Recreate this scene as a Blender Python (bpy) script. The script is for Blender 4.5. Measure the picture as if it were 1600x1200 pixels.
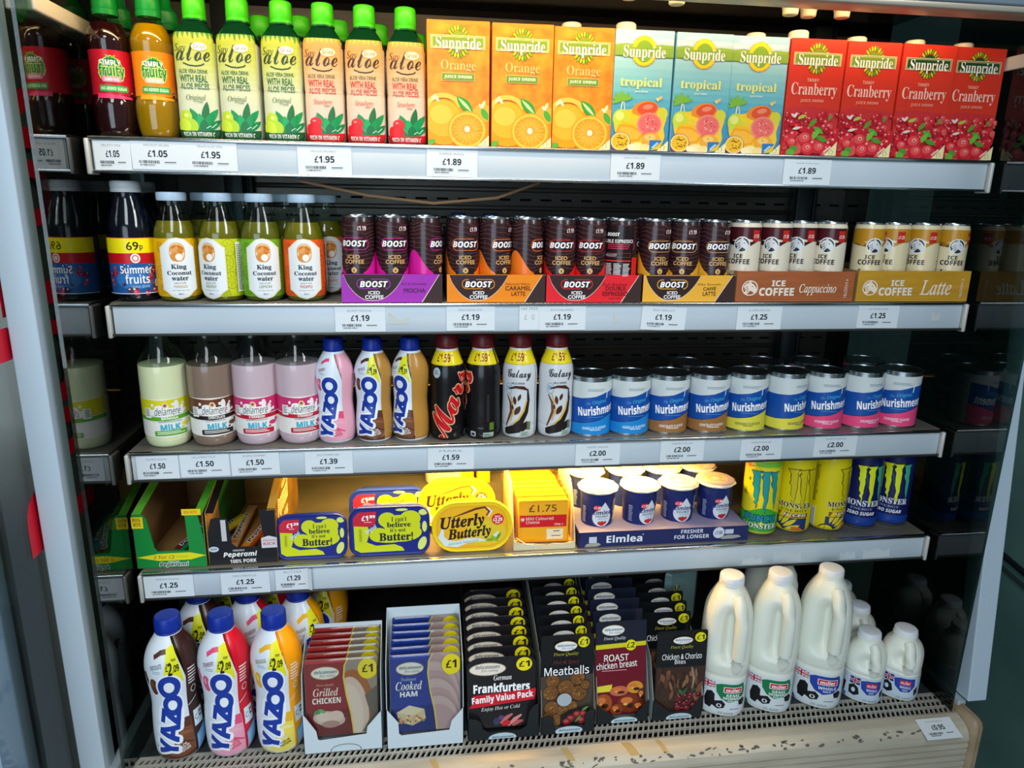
import bpy, bmesh, math, random
import numpy as np
from mathutils import Vector, Matrix
PI = math.pi
rnd = random.Random(7)
for o in list(bpy.data.objects):
    bpy.data.objects.remove(o)
SC = bpy.context.scene
COL = SC.collection

# ------------------------------------------------------------------ camera, sky, lamps, exposure
cam = bpy.data.cameras.new('camera')
cam_o = bpy.data.objects.new('camera', cam)
COL.objects.link(cam_o)
cam.sensor_width = 36.0
cam.lens = 36.0 * 1110.5 / 1600
cam.clip_start = 0.01
cam_o.location = (-0.2515, -1.122, 1.4754)
cam_o.rotation_euler = (Matrix.Rotation(-0.1387, 3, 'Z') @ Matrix.Rotation(1.3148, 3, 'X') @ Matrix.Rotation(0.0183, 3, 'Z')).to_euler()
SC.camera = cam_o
SC.view_settings.view_transform = 'Standard'
SC.view_settings.look = 'None'
SC.view_settings.gamma = 1
SC.view_settings.use_curve_mapping = False
SC.view_settings.exposure = 0.3
wd = bpy.data.worlds.new('shop_air')
SC.world = wd
wd.use_nodes = True
wd.node_tree.nodes['Background'].inputs[0].default_value = (0.62, 0.80, 1.0, 1)
wd.node_tree.nodes['Background'].inputs[1].default_value = 0.16


def area(name, loc, rot, sx, sy, power, col):
    l = bpy.data.lights.new(name, 'AREA')
    l.shape = 'RECTANGLE'
    l.size, l.size_y = sx, sy
    l.energy = power
    l.color = col
    o = bpy.data.objects.new(name, l)
    COL.objects.link(o)
    o.location = loc
    o.rotation_euler = rot
    return o


# ceiling luminaires of the shop aisle, the shop window behind the aisle
area('aisle_ceiling_light', (-0.5, -1.9, 2.75), (math.radians(30), 0, 0), 0.6, 1.5, 22, (0.90, 0.96, 1.0))
area('aisle_ceiling_light', (1.7, -1.6, 2.75), (math.radians(30), 0, math.radians(28)), 0.6, 1.5, 38, (0.95, 0.97, 1.0))
area('shop_window_daylight', (-1.3, -3.6, 1.5), (math.radians(88), 0, math.radians(-18)), 2.2, 2.0, 42, (0.70, 0.86, 1.0))
# warm tubes of the cabinet
area('canopy_tube_light', (-0.05, -0.084, 1.776), (math.radians(26), 0, 0), 1.25, 0.02, 2.2, (1.0, 0.72, 0.38))
area('shelf_tube_light', (-0.08, 0.055, 1.04), (math.radians(38), 0, 0), 0.62, 0.025, 8.5, (1.0, 0.58, 0.12))

# ------------------------------------------------------------------ materials
MATS = {}


def lin(h):
    h = h.lstrip('#')
    c = [int(h[i:i + 2], 16) / 255 for i in (0, 2, 4)]
    return tuple(x / 12.92 if x < .04045 else ((x + .055) / 1.055) ** 2.4 for x in c) + (1,)


def M(h, rough=.45, metal=0., coat=0., spec=.32, trans=0.):
    k = (h, rough, metal, coat, spec, trans)
    if k in MATS:
        return MATS[k]
    m = bpy.data.materials.new('paint_' + h.lstrip('#'))
    m.use_nodes = True
    b = m.node_tree.nodes['Principled BSDF']
    b.inputs['Base Color'].default_value = lin(h)
    b.inputs['Roughness'].default_value = rough
    b.inputs['Metallic'].default_value = metal
    b.inputs['Coat Weight'].default_value = coat
    b.inputs['Specular IOR Level'].default_value = spec
    b.inputs['Transmission Weight'].default_value = trans
    MATS[k] = m
    return m


def noise_mat(name, h1, h2, scale, rough=.45, metal=0., detail=4, stretch=(1, 1, 1), bump=0., lo=.35, hi=.65):
    m = bpy.data.materials.new(name)
    m.use_nodes = True
    nt = m.node_tree
    b = nt.nodes['Principled BSDF']
    tc = nt.nodes.new('ShaderNodeTexCoord')
    mp = nt.nodes.new('ShaderNodeMapping')
    mp.inputs['Scale'].default_value = stretch
    n = nt.nodes.new('ShaderNodeTexNoise')
    n.inputs['Scale'].default_value = scale
    n.inputs['Detail'].default_value = detail
    r = nt.nodes.new('ShaderNodeValToRGB')
    r.color_ramp.elements[0].position = lo
    r.color_ramp.elements[1].position = hi
    r.color_ramp.elements[0].color = lin(h1)
    r.color_ramp.elements[1].color = lin(h2)
    nt.links.new(tc.outputs['Object'], mp.inputs[0])
    nt.links.new(mp.outputs[0], n.inputs['Vector'])
    nt.links.new(n.outputs[0], r.inputs[0])
    nt.links.new(r.outputs[0], b.inputs['Base Color'])
    b.inputs['Roughness'].default_value = rough
    b.inputs['Metallic'].default_value = metal
    if bump:
        bp = nt.nodes.new('ShaderNodeBump')
        bp.inputs['Strength'].default_value = bump
        bp.inputs['Distance'].default_value = .002
        nt.links.new(n.outputs[0], bp.inputs['Height'])
        nt.links.new(bp.outputs[0], b.inputs['Normal'])
    return m


def thin_glass(name, tint, ior=1.5, rough=.02, base=0.0):
    m = bpy.data.materials.new(name)
    m.use_nodes = True
    nt = m.node_tree
    nt.nodes.remove(nt.nodes['Principled BSDF'])
    out = nt.nodes['Material Output']
    tr = nt.nodes.new('ShaderNodeBsdfTransparent')
    tr.inputs[0].default_value = lin(tint)
    gl = nt.nodes.new('ShaderNodeBsdfGlossy')
    gl.inputs['Roughness'].default_value = rough
    # reflectance rises towards grazing the same way on both faces of the sheet
    f0 = ((ior - 1) / (ior + 1)) ** 2 + base
    geo = nt.nodes.new('ShaderNodeNewGeometry')
    dot = nt.nodes.new('ShaderNodeVectorMath')
    dot.operation = 'DOT_PRODUCT'
    nt.links.new(geo.outputs['Normal'], dot.inputs[0])
    nt.links.new(geo.outputs['Incoming'], dot.inputs[1])

    def mth(op, a, b=None):
        n = nt.nodes.new('ShaderNodeMath')
        n.operation = op
        n.use_clamp = op == 'MULTIPLY_ADD'
        for k, q in enumerate((a, b) if b is not None else (a,)):
            if isinstance(q, (int, float)): n.inputs[k].default_value = q
            else: nt.links.new(q, n.inputs[k])
        return n
    inv = mth('SUBTRACT', 1., mth('ABSOLUTE', dot.outputs['Value']).outputs[0])
    sch = mth('MULTIPLY_ADD', mth('POWER', inv.outputs[0], 5.).outputs[0], 1. - f0)
    sch.inputs[2].default_value = f0
    mx = nt.nodes.new('ShaderNodeMixShader')
    nt.links.new(sch.outputs[0], mx.inputs[0])
    nt.links.new(tr.outputs[0], mx.inputs[1])
    nt.links.new(gl.outputs[0], mx.inputs[2])
    nt.links.new(mx.outputs[0], out.inputs[0])
    return m


def emit(name, h, s):
    m = bpy.data.materials.new(name)
    m.use_nodes = True
    b = m.node_tree.nodes['Principled BSDF']
    b.inputs['Base Color'].default_value = lin(h)
    b.inputs['Emission Color'].default_value = lin(h)
    b.inputs['Emission Strength'].default_value = s
    return m


GLASS = thin_glass('clear_glass', '#E8F2EE')
PET_GREEN = thin_glass('green_plastic', '#1C7A34', base=.02)
PET_CLEAR = thin_glass('clear_plastic', '#F2F4F0', ior=1.35)
STEEL = noise_mat('steel', '#9AA0A2', '#B4B8B8', 30, .32, .85, stretch=(1, 8, 8))
CHROME = M('#C8CED2', .18, 1.)
TIN = M('#B9C2C6', .22, 1.)


# ------------------------------------------------------------------ objects
def link(name, me, parent=None, loc=None):
    o = bpy.data.objects.new(name, me)
    COL.objects.link(o)
    if parent is not None:
        o.parent = parent
    if loc is not None:
        o.location = loc
    return o


def tag(o, label=None, cat=None, group=None, kind=None):
    if label: o['label'] = label
    if cat: o['category'] = cat
    if group: o['group'] = group
    if kind: o['kind'] = kind
    return o


def thing(name, label, cat, loc=(0, 0, 0), rz=0., group=None, rx=0.):
    o = bpy.data.objects.new(name, None)
    o.empty_display_size = .02
    COL.objects.link(o)
    o.location = loc
    o.rotation_euler = (rx, 0, rz)
    return tag(o, label, cat, group)


def face(x, y, k=0.):
    """turn about Z with which a round pack set down at (x, y) shows its front to a shopper standing left of the middle"""
    return k - math.atan2(x + .2515, 1.122 + y)


def kids(o):
    return [c for c in bpy.data.objects if c.parent == o]


def dup(root, loc, rz=0., label=None, group=None, rx=None):
    def rec(o, par):
        c = o.copy()
        COL.objects.link(c)
        if par is not None:
            c.parent = par
        for k in list(o.children):
            rec(k, c)
        return c
    r = rec(root, None)
    r.location = loc
    r.rotation_euler = (root.rotation_euler.x if rx is None else rx, 0, rz)
    if label: r['label'] = label
    if group: r['group'] = group
    return r


def mesh(name, verts, faces, mats, parent=None, midx=None, smooth=False, loc=None, sharp=35):
    me = bpy.data.meshes.new(name)
    me.from_pydata([tuple(v) for v in verts], [], faces)
    for m in (mats if isinstance(mats, (list, tuple)) else [mats]):
        me.materials.append(m)
    if midx is not None:
        me.polygons.foreach_set('material_index', midx)
    if smooth:
        me.polygons.foreach_set('use_smooth', [True] * len(me.polygons))
        if sharp:
            me.set_sharp_from_angle(angle=math.radians(sharp))
    me.update()
    return link(name, me, parent, loc)


def bm_obj(name, bm, mats, parent=None, smooth=False, loc=None, sharp=35):
    bmesh.ops.recalc_face_normals(bm, faces=bm.faces[:])
    me = bpy.data.meshes.new(name)
    bm.to_mesh(me)
    bm.free()
    for m in (mats if isinstance(mats, (list, tuple)) else [mats]):
        me.materials.append(m)
    if smooth:
        me.polygons.foreach_set('use_smooth', [True] * len(me.polygons))
        if sharp:
            me.set_sharp_from_angle(angle=math.radians(sharp))
    return link(name, me, parent, loc)


def add_box(bm, x0, x1, y0, y1, z0, z1, bev=0., mi=0, seg=2):
    m = Matrix.Translation(((x0 + x1) / 2, (y0 + y1) / 2, (z0 + z1) / 2)) @ Matrix.Diagonal((x1 - x0, y1 - y0, z1 - z0, 1))
    r = bmesh.ops.create_cube(bm, size=1, matrix=m)
    fs = set(f for v in r['verts'] for f in v.link_faces)
    if bev:
        es = set(e for v in r['verts'] for e in v.link_edges)
        rb = bmesh.ops.bevel(bm, geom=list(es), offset=bev, segments=seg, affect='EDGES', profile=.5)
        fs = set(f for f in fs if f.is_valid) | set(rb['faces'])
    for f in fs:
        f.material_index = mi


def box(name, x0, x1, y0, y1, z0, z1, mat, parent=None, bev=.0, seg=2):
    bm = bmesh.new()
    add_box(bm, x0, x1, y0, y1, z0, z1, bev, 0, seg)
    return bm_obj(name, bm, mat, parent, smooth=bev > 0, sharp=50)


def tube(name, pts, r, mat, parent=None, seg=10, cap=True):
    """a round bar along a polyline; r a number or one radius per point"""
    pts = [Vector(p) for p in pts]
    rs = r if isinstance(r, (list, tuple)) else [r] * len(pts)
    V, F = [], []
    up = Vector((0, 0, 1))
    for i, p in enumerate(pts):
        d = (pts[min(i + 1, len(pts) - 1)] - pts[max(i - 1, 0)]).normalized()
        a = d.cross(up if abs(d.z) < .95 else Vector((1, 0, 0))).normalized()
        b = d.cross(a)
        for k in range(seg):
            t = 2 * PI * k / seg
            V.append(p + (a * math.cos(t) + b * math.sin(t)) * rs[i])
    for i in range(len(pts) - 1):
        for k in range(seg):
            k2 = (k + 1) % seg
            F.append((i * seg + k, i * seg + k2, (i + 1) * seg + k2, (i + 1) * seg + k))
    if cap:
        F.append(tuple(range(seg))[::-1])
        F.append(tuple((len(pts) - 1) * seg + k for k in range(seg)))
    return mesh(name, V, F, mat, parent, smooth=True, sharp=60)


def rr(w, h, rad, n=6):
    """rounded rectangle outline, centred, counter-clockwise"""
    rad = min(rad, w / 2 - 1e-6, h / 2 - 1e-6)
    P = []
    for cx, cy, a0 in ((w / 2 - rad, h / 2 - rad, 0), (-w / 2 + rad, h / 2 - rad, 90), (-w / 2 + rad, -h / 2 + rad, 180), (w / 2 - rad, -h / 2 + rad, 270)):
        for k in range(n + 1):
            a = math.radians(a0 + 90 * k / n)
            P.append((cx + rad * math.cos(a), cy + rad * math.sin(a)))
    return P


def loft(name, secs, mat, parent=None, loc=None, n=6, caps=True, sharp=35):
    """secs: (y, w, h, rad, zcentre) in mm, rounded rectangles in XZ stacked along Y"""
    V, F = [], []
    for (y, w, h, rad, zc) in secs:
        for (x, z) in rr(w, h, rad, n):
            V.append((x * .001, y * .001, (z + zc) * .001))
    c = 4 * (n + 1)
    for i in range(len(secs) - 1):
        for k in range(c):
            k2 = (k + 1) % c
            F.append((i * c + k, i * c + k2, (i + 1) * c + k2, (i + 1) * c + k))
    if caps:
        F.append(tuple(range(c)))
        F.append(tuple((len(secs) - 1) * c + k for k in range(c))[::-1])
    return mesh(name, V, F, mat, parent, smooth=True, loc=loc, sharp=sharp)


def plate(name, pts, y0, y1, mat, parent=None, s=.001):
    """outline in XZ (mm) extruded from y0 to y1 (mm)"""
    bm = bmesh.new()
    vs = [bm.verts.new((x * s, y0 * s, z * s)) for x, z in pts]
    f = bm.faces.new(vs)
    r = bmesh.ops.extrude_face_region(bm, geom=[f])
    bmesh.ops.translate(bm, vec=(0, (y1 - y0) * s, 0), verts=[v for v in r['geom'] if isinstance(v, bmesh.types.BMVert)])
    bmesh.ops.triangulate(bm, faces=[f for f in bm.faces if len(f.verts) > 4])
    return bm_obj(name, bm, mat, parent)


# ------------------------------------------------------------------ bodies of revolution and flat fronts that carry print
def chaikin(p, it):
    for _ in range(it):
        q = [p[0]]
        for a, b in zip(p[:-1], p[1:]):
            q.append((a[0] * .75 + b[0] * .25, a[1] * .75 + b[1] * .25))
            q.append((a[0] * .25 + b[0] * .75, a[1] * .25 + b[1] * .75))
        q.append(p[-1])
        p = q
    return p


class Body:
    def __init__(s, prof, n=2., it=2, ref=None, sy=1., step=3.5, vstep=6.):
        s.P = chaikin([tuple(map(float, q)) for q in prof], it)
        s.z = np.array([q[0] for q in s.P])
        s.rr = np.array([q[1] for q in s.P])
        s.n, s.sy = n, sy
        s.ref = ref or max(s.rr)
        s.step, s.vstep = step, vstep
        th = np.linspace(-PI, PI, 1441)
        pts = np.array([s.unit(t) for t in th]) * s.ref
        L = np.concatenate([[0], np.cumsum(np.hypot(*np.diff(pts, axis=0).T))])
        s.arc = L - L[720]
        s.th = th

    def unit(s, t):
        c, q = math.cos(t), math.sin(t)
        k = (abs(c) ** s.n + abs(q) ** s.n) ** (-1 / s.n)
        return (q * k, -c * k * s.sy)

    def r(s, z):
        return float(np.interp(z, s.z, s.rr))

    def pt(s, u, z, off=0.):
        t = float(np.interp(u, s.arc, s.th))
        x, y = s.unit(t)
        r = s.r(z) + off
        return (x * r, y * r, z)

    def lathe(s, name, mat, parent, z0=None, z1=None, off=0., seg=48, cap0=True, cap1=True, rib=0., loc=None, sharp=40):
        z0 = s.z[0] if z0 is None else z0
        z1 = s.z[-1] if z1 is None else z1
        rows = [z0] + [q[0] for q in s.P if z0 < q[0] < z1] + [z1]
        V, F = [], []
        prev = None
        rows2 = [(z, s.r(z) + off) for z in rows]
        # keep flat ledges (same z, other radius) of the profile
        for z, r in rows2:
            for k in range(seg):
                x, y = s.unit(2 * PI * k / seg)
                rk = r - (rib if k % 2 else 0)
                V.append((x * rk * .001, y * rk * .001, z * .001))
        R = len(rows2)
        for i in range(R - 1):
            for k in range(seg):
                k2 = (k + 1) % seg
                F.append((i * seg + k, i * seg + k2, (i + 1) * seg + k2, (i + 1) * seg + k))
        if cap0: F.append(tuple(range(seg))[::-1])
        if cap1: F.append(tuple((R - 1) * seg + k for k in range(seg)))
        return mesh(name, V, F, mat, parent, smooth=True, loc=loc, sharp=sharp)


def lathe(name, prof, mat, parent, seg=32, n=2., rib=0., loc=None, sharp=40, sy=1.):
    """closed profile in mm straight from (z, r) points, no smoothing"""
    V, F = [], []
    for z, r in prof:
        for k in range(seg):
            t = 2 * PI * k / seg
            c, q = math.cos(t), math.sin(t)
            m = (abs(c) ** n + abs(q) ** n) ** (-1 / n)
            rk = max(r - (rib if k % 2 else 0), 0.0)
            V.append((q * m * rk * .001, -c * m * rk * sy * .001, z * .001))
    R = len(prof)
    for i in range(R - 1):
        for k in range(seg):
            k2 = (k + 1) % seg
            F.append((i * seg + k, i * seg + k2, (i + 1) * seg + k2, (i + 1) * seg + k))
    F.append(tuple(range(seg))[::-1])
    F.append(tuple((R - 1) * seg + k for k in range(seg)))
    return mesh(name, V, F, mat, parent, smooth=True, loc=loc, sharp=sharp)


class Flat:
    """upright plane at depth y (mm), front towards -Y; ang turns it about Z"""
    step = vstep = None

    def __init__(s, y=0., z=0., x=0., ang=0., lean=0.):
        s.y, s.z0, s.x, s.a, s.l = y, z, x, ang, lean

    def pt(s, u, v, off=0.):
        c, q = math.cos(s.a), math.sin(s.a)
        cl, sl = math.cos(s.l), math.sin(s.l)
        yy = -off * cl + v * sl
        zz = v * cl + off * sl
        return (s.x + u * c - yy * q, s.y + u * q + yy * c, zz + s.z0)


class Top:
    """lying plane at height z (mm), read from the -Y side"""
    step = vstep = None

    def __init__(s, z, x=0., y=0.):
        s.z, s.x, s.y = z, x, y

    def pt(s, u, v, off=0.):
        return (s.x + u, s.y + v, s.z + off)


# ------------------------------------------------------------------ print: flat art, then laid on a surface
ALPH = {'fb': (0x1D400, 0x1D41A, 0x1D7CE), 'fbi': (0x1D468, 0x1D482, 0x1D7CE), 'sc': (0x1D4D0, 0x1D4EA, None),
        'sb': (0x1D5D4, 0x1D5EE, 0x1D7EC), 'sbi': (0x1D63C, 0x1D656, 0x1D7EC), 'sm': (0x1D5A0, 0x1D5BA, 0x1D7E2), 'fi': (0x1D434, 0x1D44E, None)}
TXT = {}


def styled(t, st):
    if st not in ALPH: return t
    A, a, d = ALPH[st]
    o = ''
    for c in t:
        if 'A' <= c <= 'Z': o += chr(A + ord(c) - 65)
        elif 'a' <= c <= 'z': o += 'ℎ' if (st == 'fi' and c == 'h') else chr(a + ord(c) - 97)
        elif '0' <= c <= '9' and d: o += chr(d + ord(c) - 48)
        else: o += c
    return o


def text2d(t, st, bold):
    k = (t, st, bold)
    if k in TXT: return TXT[k]
    c = bpy.data.curves.new('t', 'FONT')
    c.body = styled(t, st)
    c.resolution_u = 3
    c.offset = bold
    o = bpy.data.objects.new('t', c)
    COL.objects.link(o)
    bpy.context.view_layer.update()
    me = o.to_mesh()
    v = np.array([(q.co.x, q.co.y) for q in me.vertices])
    f = [tuple(p.vertices) for p in me.polygons]
    o.to_mesh_clear()
    bpy.data.objects.remove(o)
    bpy.data.curves.remove(c)
    TXT[k] = (v, f)
    return TXT[k]


def ellp(cx, cy, rx, ry, n=20, rot=0., a0=0., a1=360.):
    c, s = math.cos(math.radians(rot)), math.sin(math.radians(rot))
    P = []
    full = abs(a1 - a0) >= 360
    for k in range(n if full else n + 1):
        a = math.radians(a0 + (a1 - a0) * k / n)
        x, y = rx * math.cos(a), ry * math.sin(a)
        P.append((cx + x * c - y * s, cy + x * s + y * c))
    return P


class Art:
    """drawn in picture-like units: x right, y DOWN; u=(x-x0)*sx, v=(y0-y)*sy in mm"""

    def __init__(s, x0=0., y0=0., sx=1., sy=None, rough=.4, coat=0.):
        s.x0, s.y0, s.sx, s.sy = x0, y0, sx, sx if sy is None else sy
        s.L = []
        s.rough, s.coat = rough, coat

    def add(s, V, F, col):
        V = [((x - s.x0) * s.sx, (s.y0 - y) * s.sy) for x, y in V]
        s.L.append((V, F, col if not isinstance(col, str) else M(col, s.rough, 0., s.coat)))
        return s

    def poly(s, P, col): return s.add(P, [tuple(range(len(P)))], col)
    def rect(s, x0, y0, x1, y1, col): return s.poly([(x0, y1), (x1, y1), (x1, y0), (x0, y0)], col)
    def ell(s, cx, cy, rx, ry, col, n=20, rot=0.): return s.poly(ellp(cx, cy, rx, ry, n, rot), col)
    def rrect(s, x0, y0, x1, y1, rad, col): return s.poly([(x + (x0 + x1) / 2, y + (y0 + y1) / 2) for x, y in rr(x1 - x0, y1 - y0, rad, 4)], col)

    def ring(s, cx, cy, r0, r1, col, n=28, a0=0., a1=360., ky=1.):
        A = ellp(cx, cy, r0, r0 * ky, n, 0, a0, a1)
        B = ellp(cx, cy, r1, r1 * ky, n, 0, a0, a1)
        m = len(A)
        full = abs(a1 - a0) >= 360
        return s.add(A + B, [(k, (k + 1) % m, m + (k + 1) % m, m + k) for k in range(m if full else m - 1)], col)

    def line(s, P, w, col):
        V, F = [], []
        P = [Vector(p) for p in P]
        for i, p in enumerate(P):
            d = P[min(i + 1, len(P) - 1)] - P[max(i - 1, 0)]
            d = Vector((-d.y, d.x)).normalized() * (w[i] if isinstance(w, (list, tuple)) else w) / 2
            V += [tuple(p + d), tuple(p - d)]
        for i in range(len(P) - 1):
            F.append((2 * i, 2 * i + 1, 2 * i + 3, 2 * i + 2))
        return s.add(V, F, col)

    def frame(s, x0, y0, x1, y1, w, col):
        return s.add([(x0, y0), (x1, y0), (x1, y1), (x0, y1), (x0 + w, y0 + w), (x1 - w, y0 + w), (x1 - w, y1 - w), (x0 + w, y1 - w)],
                     [(0, 1, 5, 4), (1, 2, 6, 5), (2, 3, 7, 6), (3, 0, 4, 7)], col)

    def t(s, txt, x0, y0, x1, y1, col, st='sb', rot=0., bold=0., out=None, ow=.05, shear=0.):
        """text fitted to the box; rot in degrees counter-clockwise about the box centre (box is given unrotated)"""
        if out:
            s._t(txt, x0, y0, x1, y1, out, st, rot, bold, shear, ow + max(bold, 0) * .6, 10)
        return s._t(txt, x0, y0, x1, y1, col, st, rot, bold, shear, bold * .6 if bold > .012 else 0, 4)

    def _t(s, txt, x0, y0, x1, y1, col, st, rot, bold, shear, spread=0., nc=4):
        v, f = text2d(txt, st, bold if abs(bold) <= .012 else 0.)
        if not len(v): return s
        lo, hi = v.min(0), v.max(0)
        if spread:       # heavier strokes: the same glyphs laid a hair apart
            ks = [(spread * math.cos(2 * PI * (i + .5) / nc), spread * math.sin(2 * PI * (i + .5) / nc)) for i in range(nc)]
            if nc == 4: lo, hi = lo - spread, hi + spread
        else:
            ks = [(0., 0.)]
        k = ((x1 - x0) / max(hi[0] - lo[0], 1e-6), (y1 - y0) / max(hi[1] - lo[1], 1e-6))
        cx, cy = (x0 + x1) / 2, (y0 + y1) / 2
        c, q = math.cos(math.radians(rot)), math.sin(math.radians(rot))
        for d in ks:
            V = []
            for a in v:
                X = (a[0] + d[0] - (lo[0] + hi[0]) / 2) * k[0]
                Y = (a[1] + d[1] - (lo[1] + hi[1]) / 2) * k[1]
                X += Y * shear
                V.append((cx + X * c - Y * q, cy - (X * q + Y * c)))
            s.add(V, f, col)
        return s

    def micro(s, x0, y0, x1, y1, n, col, w=.45):
        """lines of print too small to read"""
        h = (y1 - y0) / n
        for k in range(n):
            e = x1 - (x1 - x0) * rnd.uniform(0, .25)
            s.rect(x0, y0 + h * k, e, y0 + h * (k + w), col)
        return s

    def bars(s, x0, y0, x1, y1, n, col):
        x = x0
        while x < x1:
            w = (x1 - x0) / n * rnd.choice((.4, .7, 1.1))
            s.rect(x, y0, min(x + w, x1), y1, col)
            x += w + (x1 - x0) / n * rnd.choice((.4, .8))
        return s

    def leaf(s, cx, cy, ln, wd, rot, col):
        P = []
        for k in range(9):
            a = k / 8
            P.append((-ln / 2 + ln * a, wd / 2 * math.sin(PI * a) ** .8))
        for k in range(1, 8):
            a = 1 - k / 8
            P.append((-ln / 2 + ln * a, -wd / 2 * math.sin(PI * a) ** .8))
        c, q = math.cos(math.radians(rot)), math.sin(math.radians(rot))
        return s.poly([(cx + x * c - y * q, cy - (x * q + y * c)) for x, y in P], col)

    def build(s, name, surf, parent, clip=None, base=.3, lift=.02):
        bm = bmesh.new()
        mats = []
        for i, (V, F, m) in enumerate(s.L):
            if m not in mats: mats.append(m)
            vs = [bm.verts.new((x, y, base + lift * i)) for x, y in V]
            for f in F:
                try:
                    fc = bm.faces.new([vs[j] for j in f])
                    fc.material_index = mats.index(m)
                except ValueError:
                    pass
        bmesh.ops.triangulate(bm, faces=[f for f in bm.faces if len(f.verts) > 4])

        def cut(co, no, outer=False):
            bmesh.ops.bisect_plane(bm, geom=bm.verts[:] + bm.edges[:] + bm.faces[:], dist=1e-5, plane_co=co, plane_no=no, clear_outer=outer)
        if clip:
            cut((clip[0], 0, 0), (-1, 0, 0), True)
            cut((clip[2], 0, 0), (1, 0, 0), True)
            cut((0, clip[1], 0), (0, -1, 0), True)
            cut((0, clip[3], 0), (0, 1, 0), True)
        us = [v.co.x for v in bm.verts]
        zs = [v.co.y for v in bm.verts]
        U, W = surf.step, surf.vstep
        if U:
            for k in range(math.ceil(min(us) / U), math.floor(max(us) / U) + 1):
                cut((k * U, 0, 0), (1, 0, 0))
        if W:
            for k in range(math.ceil(min(zs) / W), math.floor(max(zs) / W) + 1):
                cut((0, k * W, 0), (0, 1, 0))
        for v in bm.verts:
            u, w, o = v.co
            if not U:
                p = surf.pt(u, w, o)
            else:
                a = math.floor(u / U + 1e-4) * U
                f = (u - a) / U
                rows = []
                b = math.floor(w / W + 1e-4) * W if W else w
                g = (w - b) / W if W else 0
                for zz in ((b, b + W) if W else (w,)):
                    p0, p1 = surf.pt(a, zz, o), surf.pt(a + U, zz, o)
                    rows.append([x + (y - x) * f for x, y in zip(p0, p1)])
                p = rows[0] if not W else [x + (y - x) * g for x, y in zip(*rows)]
            v.co = (p[0] * .001, p[1] * .001, p[2] * .001)
        me = bpy.data.meshes.new(name)
        bm.to_mesh(me)
        bm.free()
        for m in mats: me.materials.append(m)
        if U: me.polygons.foreach_set('use_smooth', [True] * len(me.polygons))
        return link(name, me, parent)


def grad(A, x0, x1, stops, n=14):
    """printed colour ramp in n bands; stops (y, hex)"""
    ys = np.linspace(stops[0][0], stops[-1][0], n + 1)
    for a, b in zip(ys[:-1], ys[1:]):
        m = (a + b) / 2
        for (y0, c0), (y1, c1) in zip(stops[:-1], stops[1:]):
            if (y0 - m) * (y1 - m) <= 0:
                f = (m - y0) / (y1 - y0)
                h = '#' + ''.join('%02X' % round(int(c0[i:i + 2], 16) * (1 - f) + int(c1[i:i + 2], 16) * f) for i in (1, 3, 5))
                A.rect(x0, min(a, b), x1, max(a, b), h)
                break
# ------------------------------------------------------------------ the place: floor, the cabinet, its neighbours
fl = mesh('floor', [(-4, -5, 0), (4, -5, 0), (4, 2, 0), (-4, 2, 0)], [(0, 1, 2, 3)], noise_mat('floor_tile', '#7C7A74', '#8E8B84', 6, .4))
tag(fl, kind='structure')
ZS = [1.55, 1.3147, 1.0801, .8753]
DECK = .575
BACK = .42
DARK = noise_mat('dark_enamel', '#1B2224', '#283032', 5, .32)
BACKM = noise_mat('back_steel', '#55524C', '#6C675E', 4, .34, .5, stretch=(1, 1, 6))
POST = M('#BACAD6', .35)
CREAM = M('#D9D0BE', .4)
fr = thing('display_fridge', 'tall open-fronted dark refrigerated display cabinet with glass ends holding all the shelves', 'fridge', (0, 0, 0))


def perf(name, cols, rows, to3d, mat, parent, skew=0.):
    """sheet with real slots: cols and rows are lists of (start, end) of the openings between u0..u1 / v0..v1"""
    u = [cols[0]]; hu = []
    for a, b in cols[2]:
        u += [a, b]
    u.append(cols[1])
    v = [rows[0]]
    for a, b in rows[2]:
        v += [a, b]
    v.append(rows[1])
    V = [to3d(x + skew * (y - rows[0]), y) for y in v for x in u]
    n = len(u)
    F = []
    for j in range(len(v) - 1):
        for i in range(n - 1):
            if i % 2 and j % 2: continue
            F.append((j * n + i, j * n + i + 1, (j + 1) * n + i + 1, (j + 1) * n + i))
    o = mesh(name, V, F, mat, parent)
    return o


cols = (-.74, .74, [(-.73 + k * .044, -.73 + k * .044 + .024) for k in range(33)])
rows = (.50, 1.82, [(z, z + .0045) for z in [.60 + .0378 * k for k in range(32)]])
bp = perf('back_panel', cols, rows, lambda x, z: (x, BACK, z), BACKM, fr)
for k in range(31):
    zr = .60 + .0378 * k + .0225
    box('panel_rib', -.58, .58, BACK - .005, BACK - .0005, zr - .005, zr + .005, BACKM, fr, .002)
sm = bp.modifiers.new('sheet', 'SOLIDIFY'); sm.thickness = .002; sm.offset = -1
box('rear_duct', -.78, .78, BACK + .012, BACK + .05, .30, 1.95, M('#0A0B0C', .8), fr)
ceil = box('canopy_ceiling', -.745, .745, -.05, BACK + .012, 1.835, 1.85, noise_mat('gloss_ceiling', '#2A2723', '#3A352E', 3, .16, .6), fr)
# canopy front: blue-grey fascia above the opening, with its bright lower lip
box('canopy_fascia', -.80, .80, -.135, -.102, 1.747, 2.02, noise_mat('fascia', '#5C6A78', '#6F7E8A', 6, .45), fr, .003)
box('canopy_lip', -.80, .80, -.135, -.092, 1.738, 1.7465, M('#A79F90', .35, .3), fr, .002)
box('canopy_top', -.80, .80, -.11, BACK + .05, 1.95, 2.0, DARK, fr)
box('lamp_tube', -.70, .62, -.096, -.072, 1.784, 1.808, emit('warm_tube', '#FFD9A0', 2.0), fr, .008)
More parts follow.
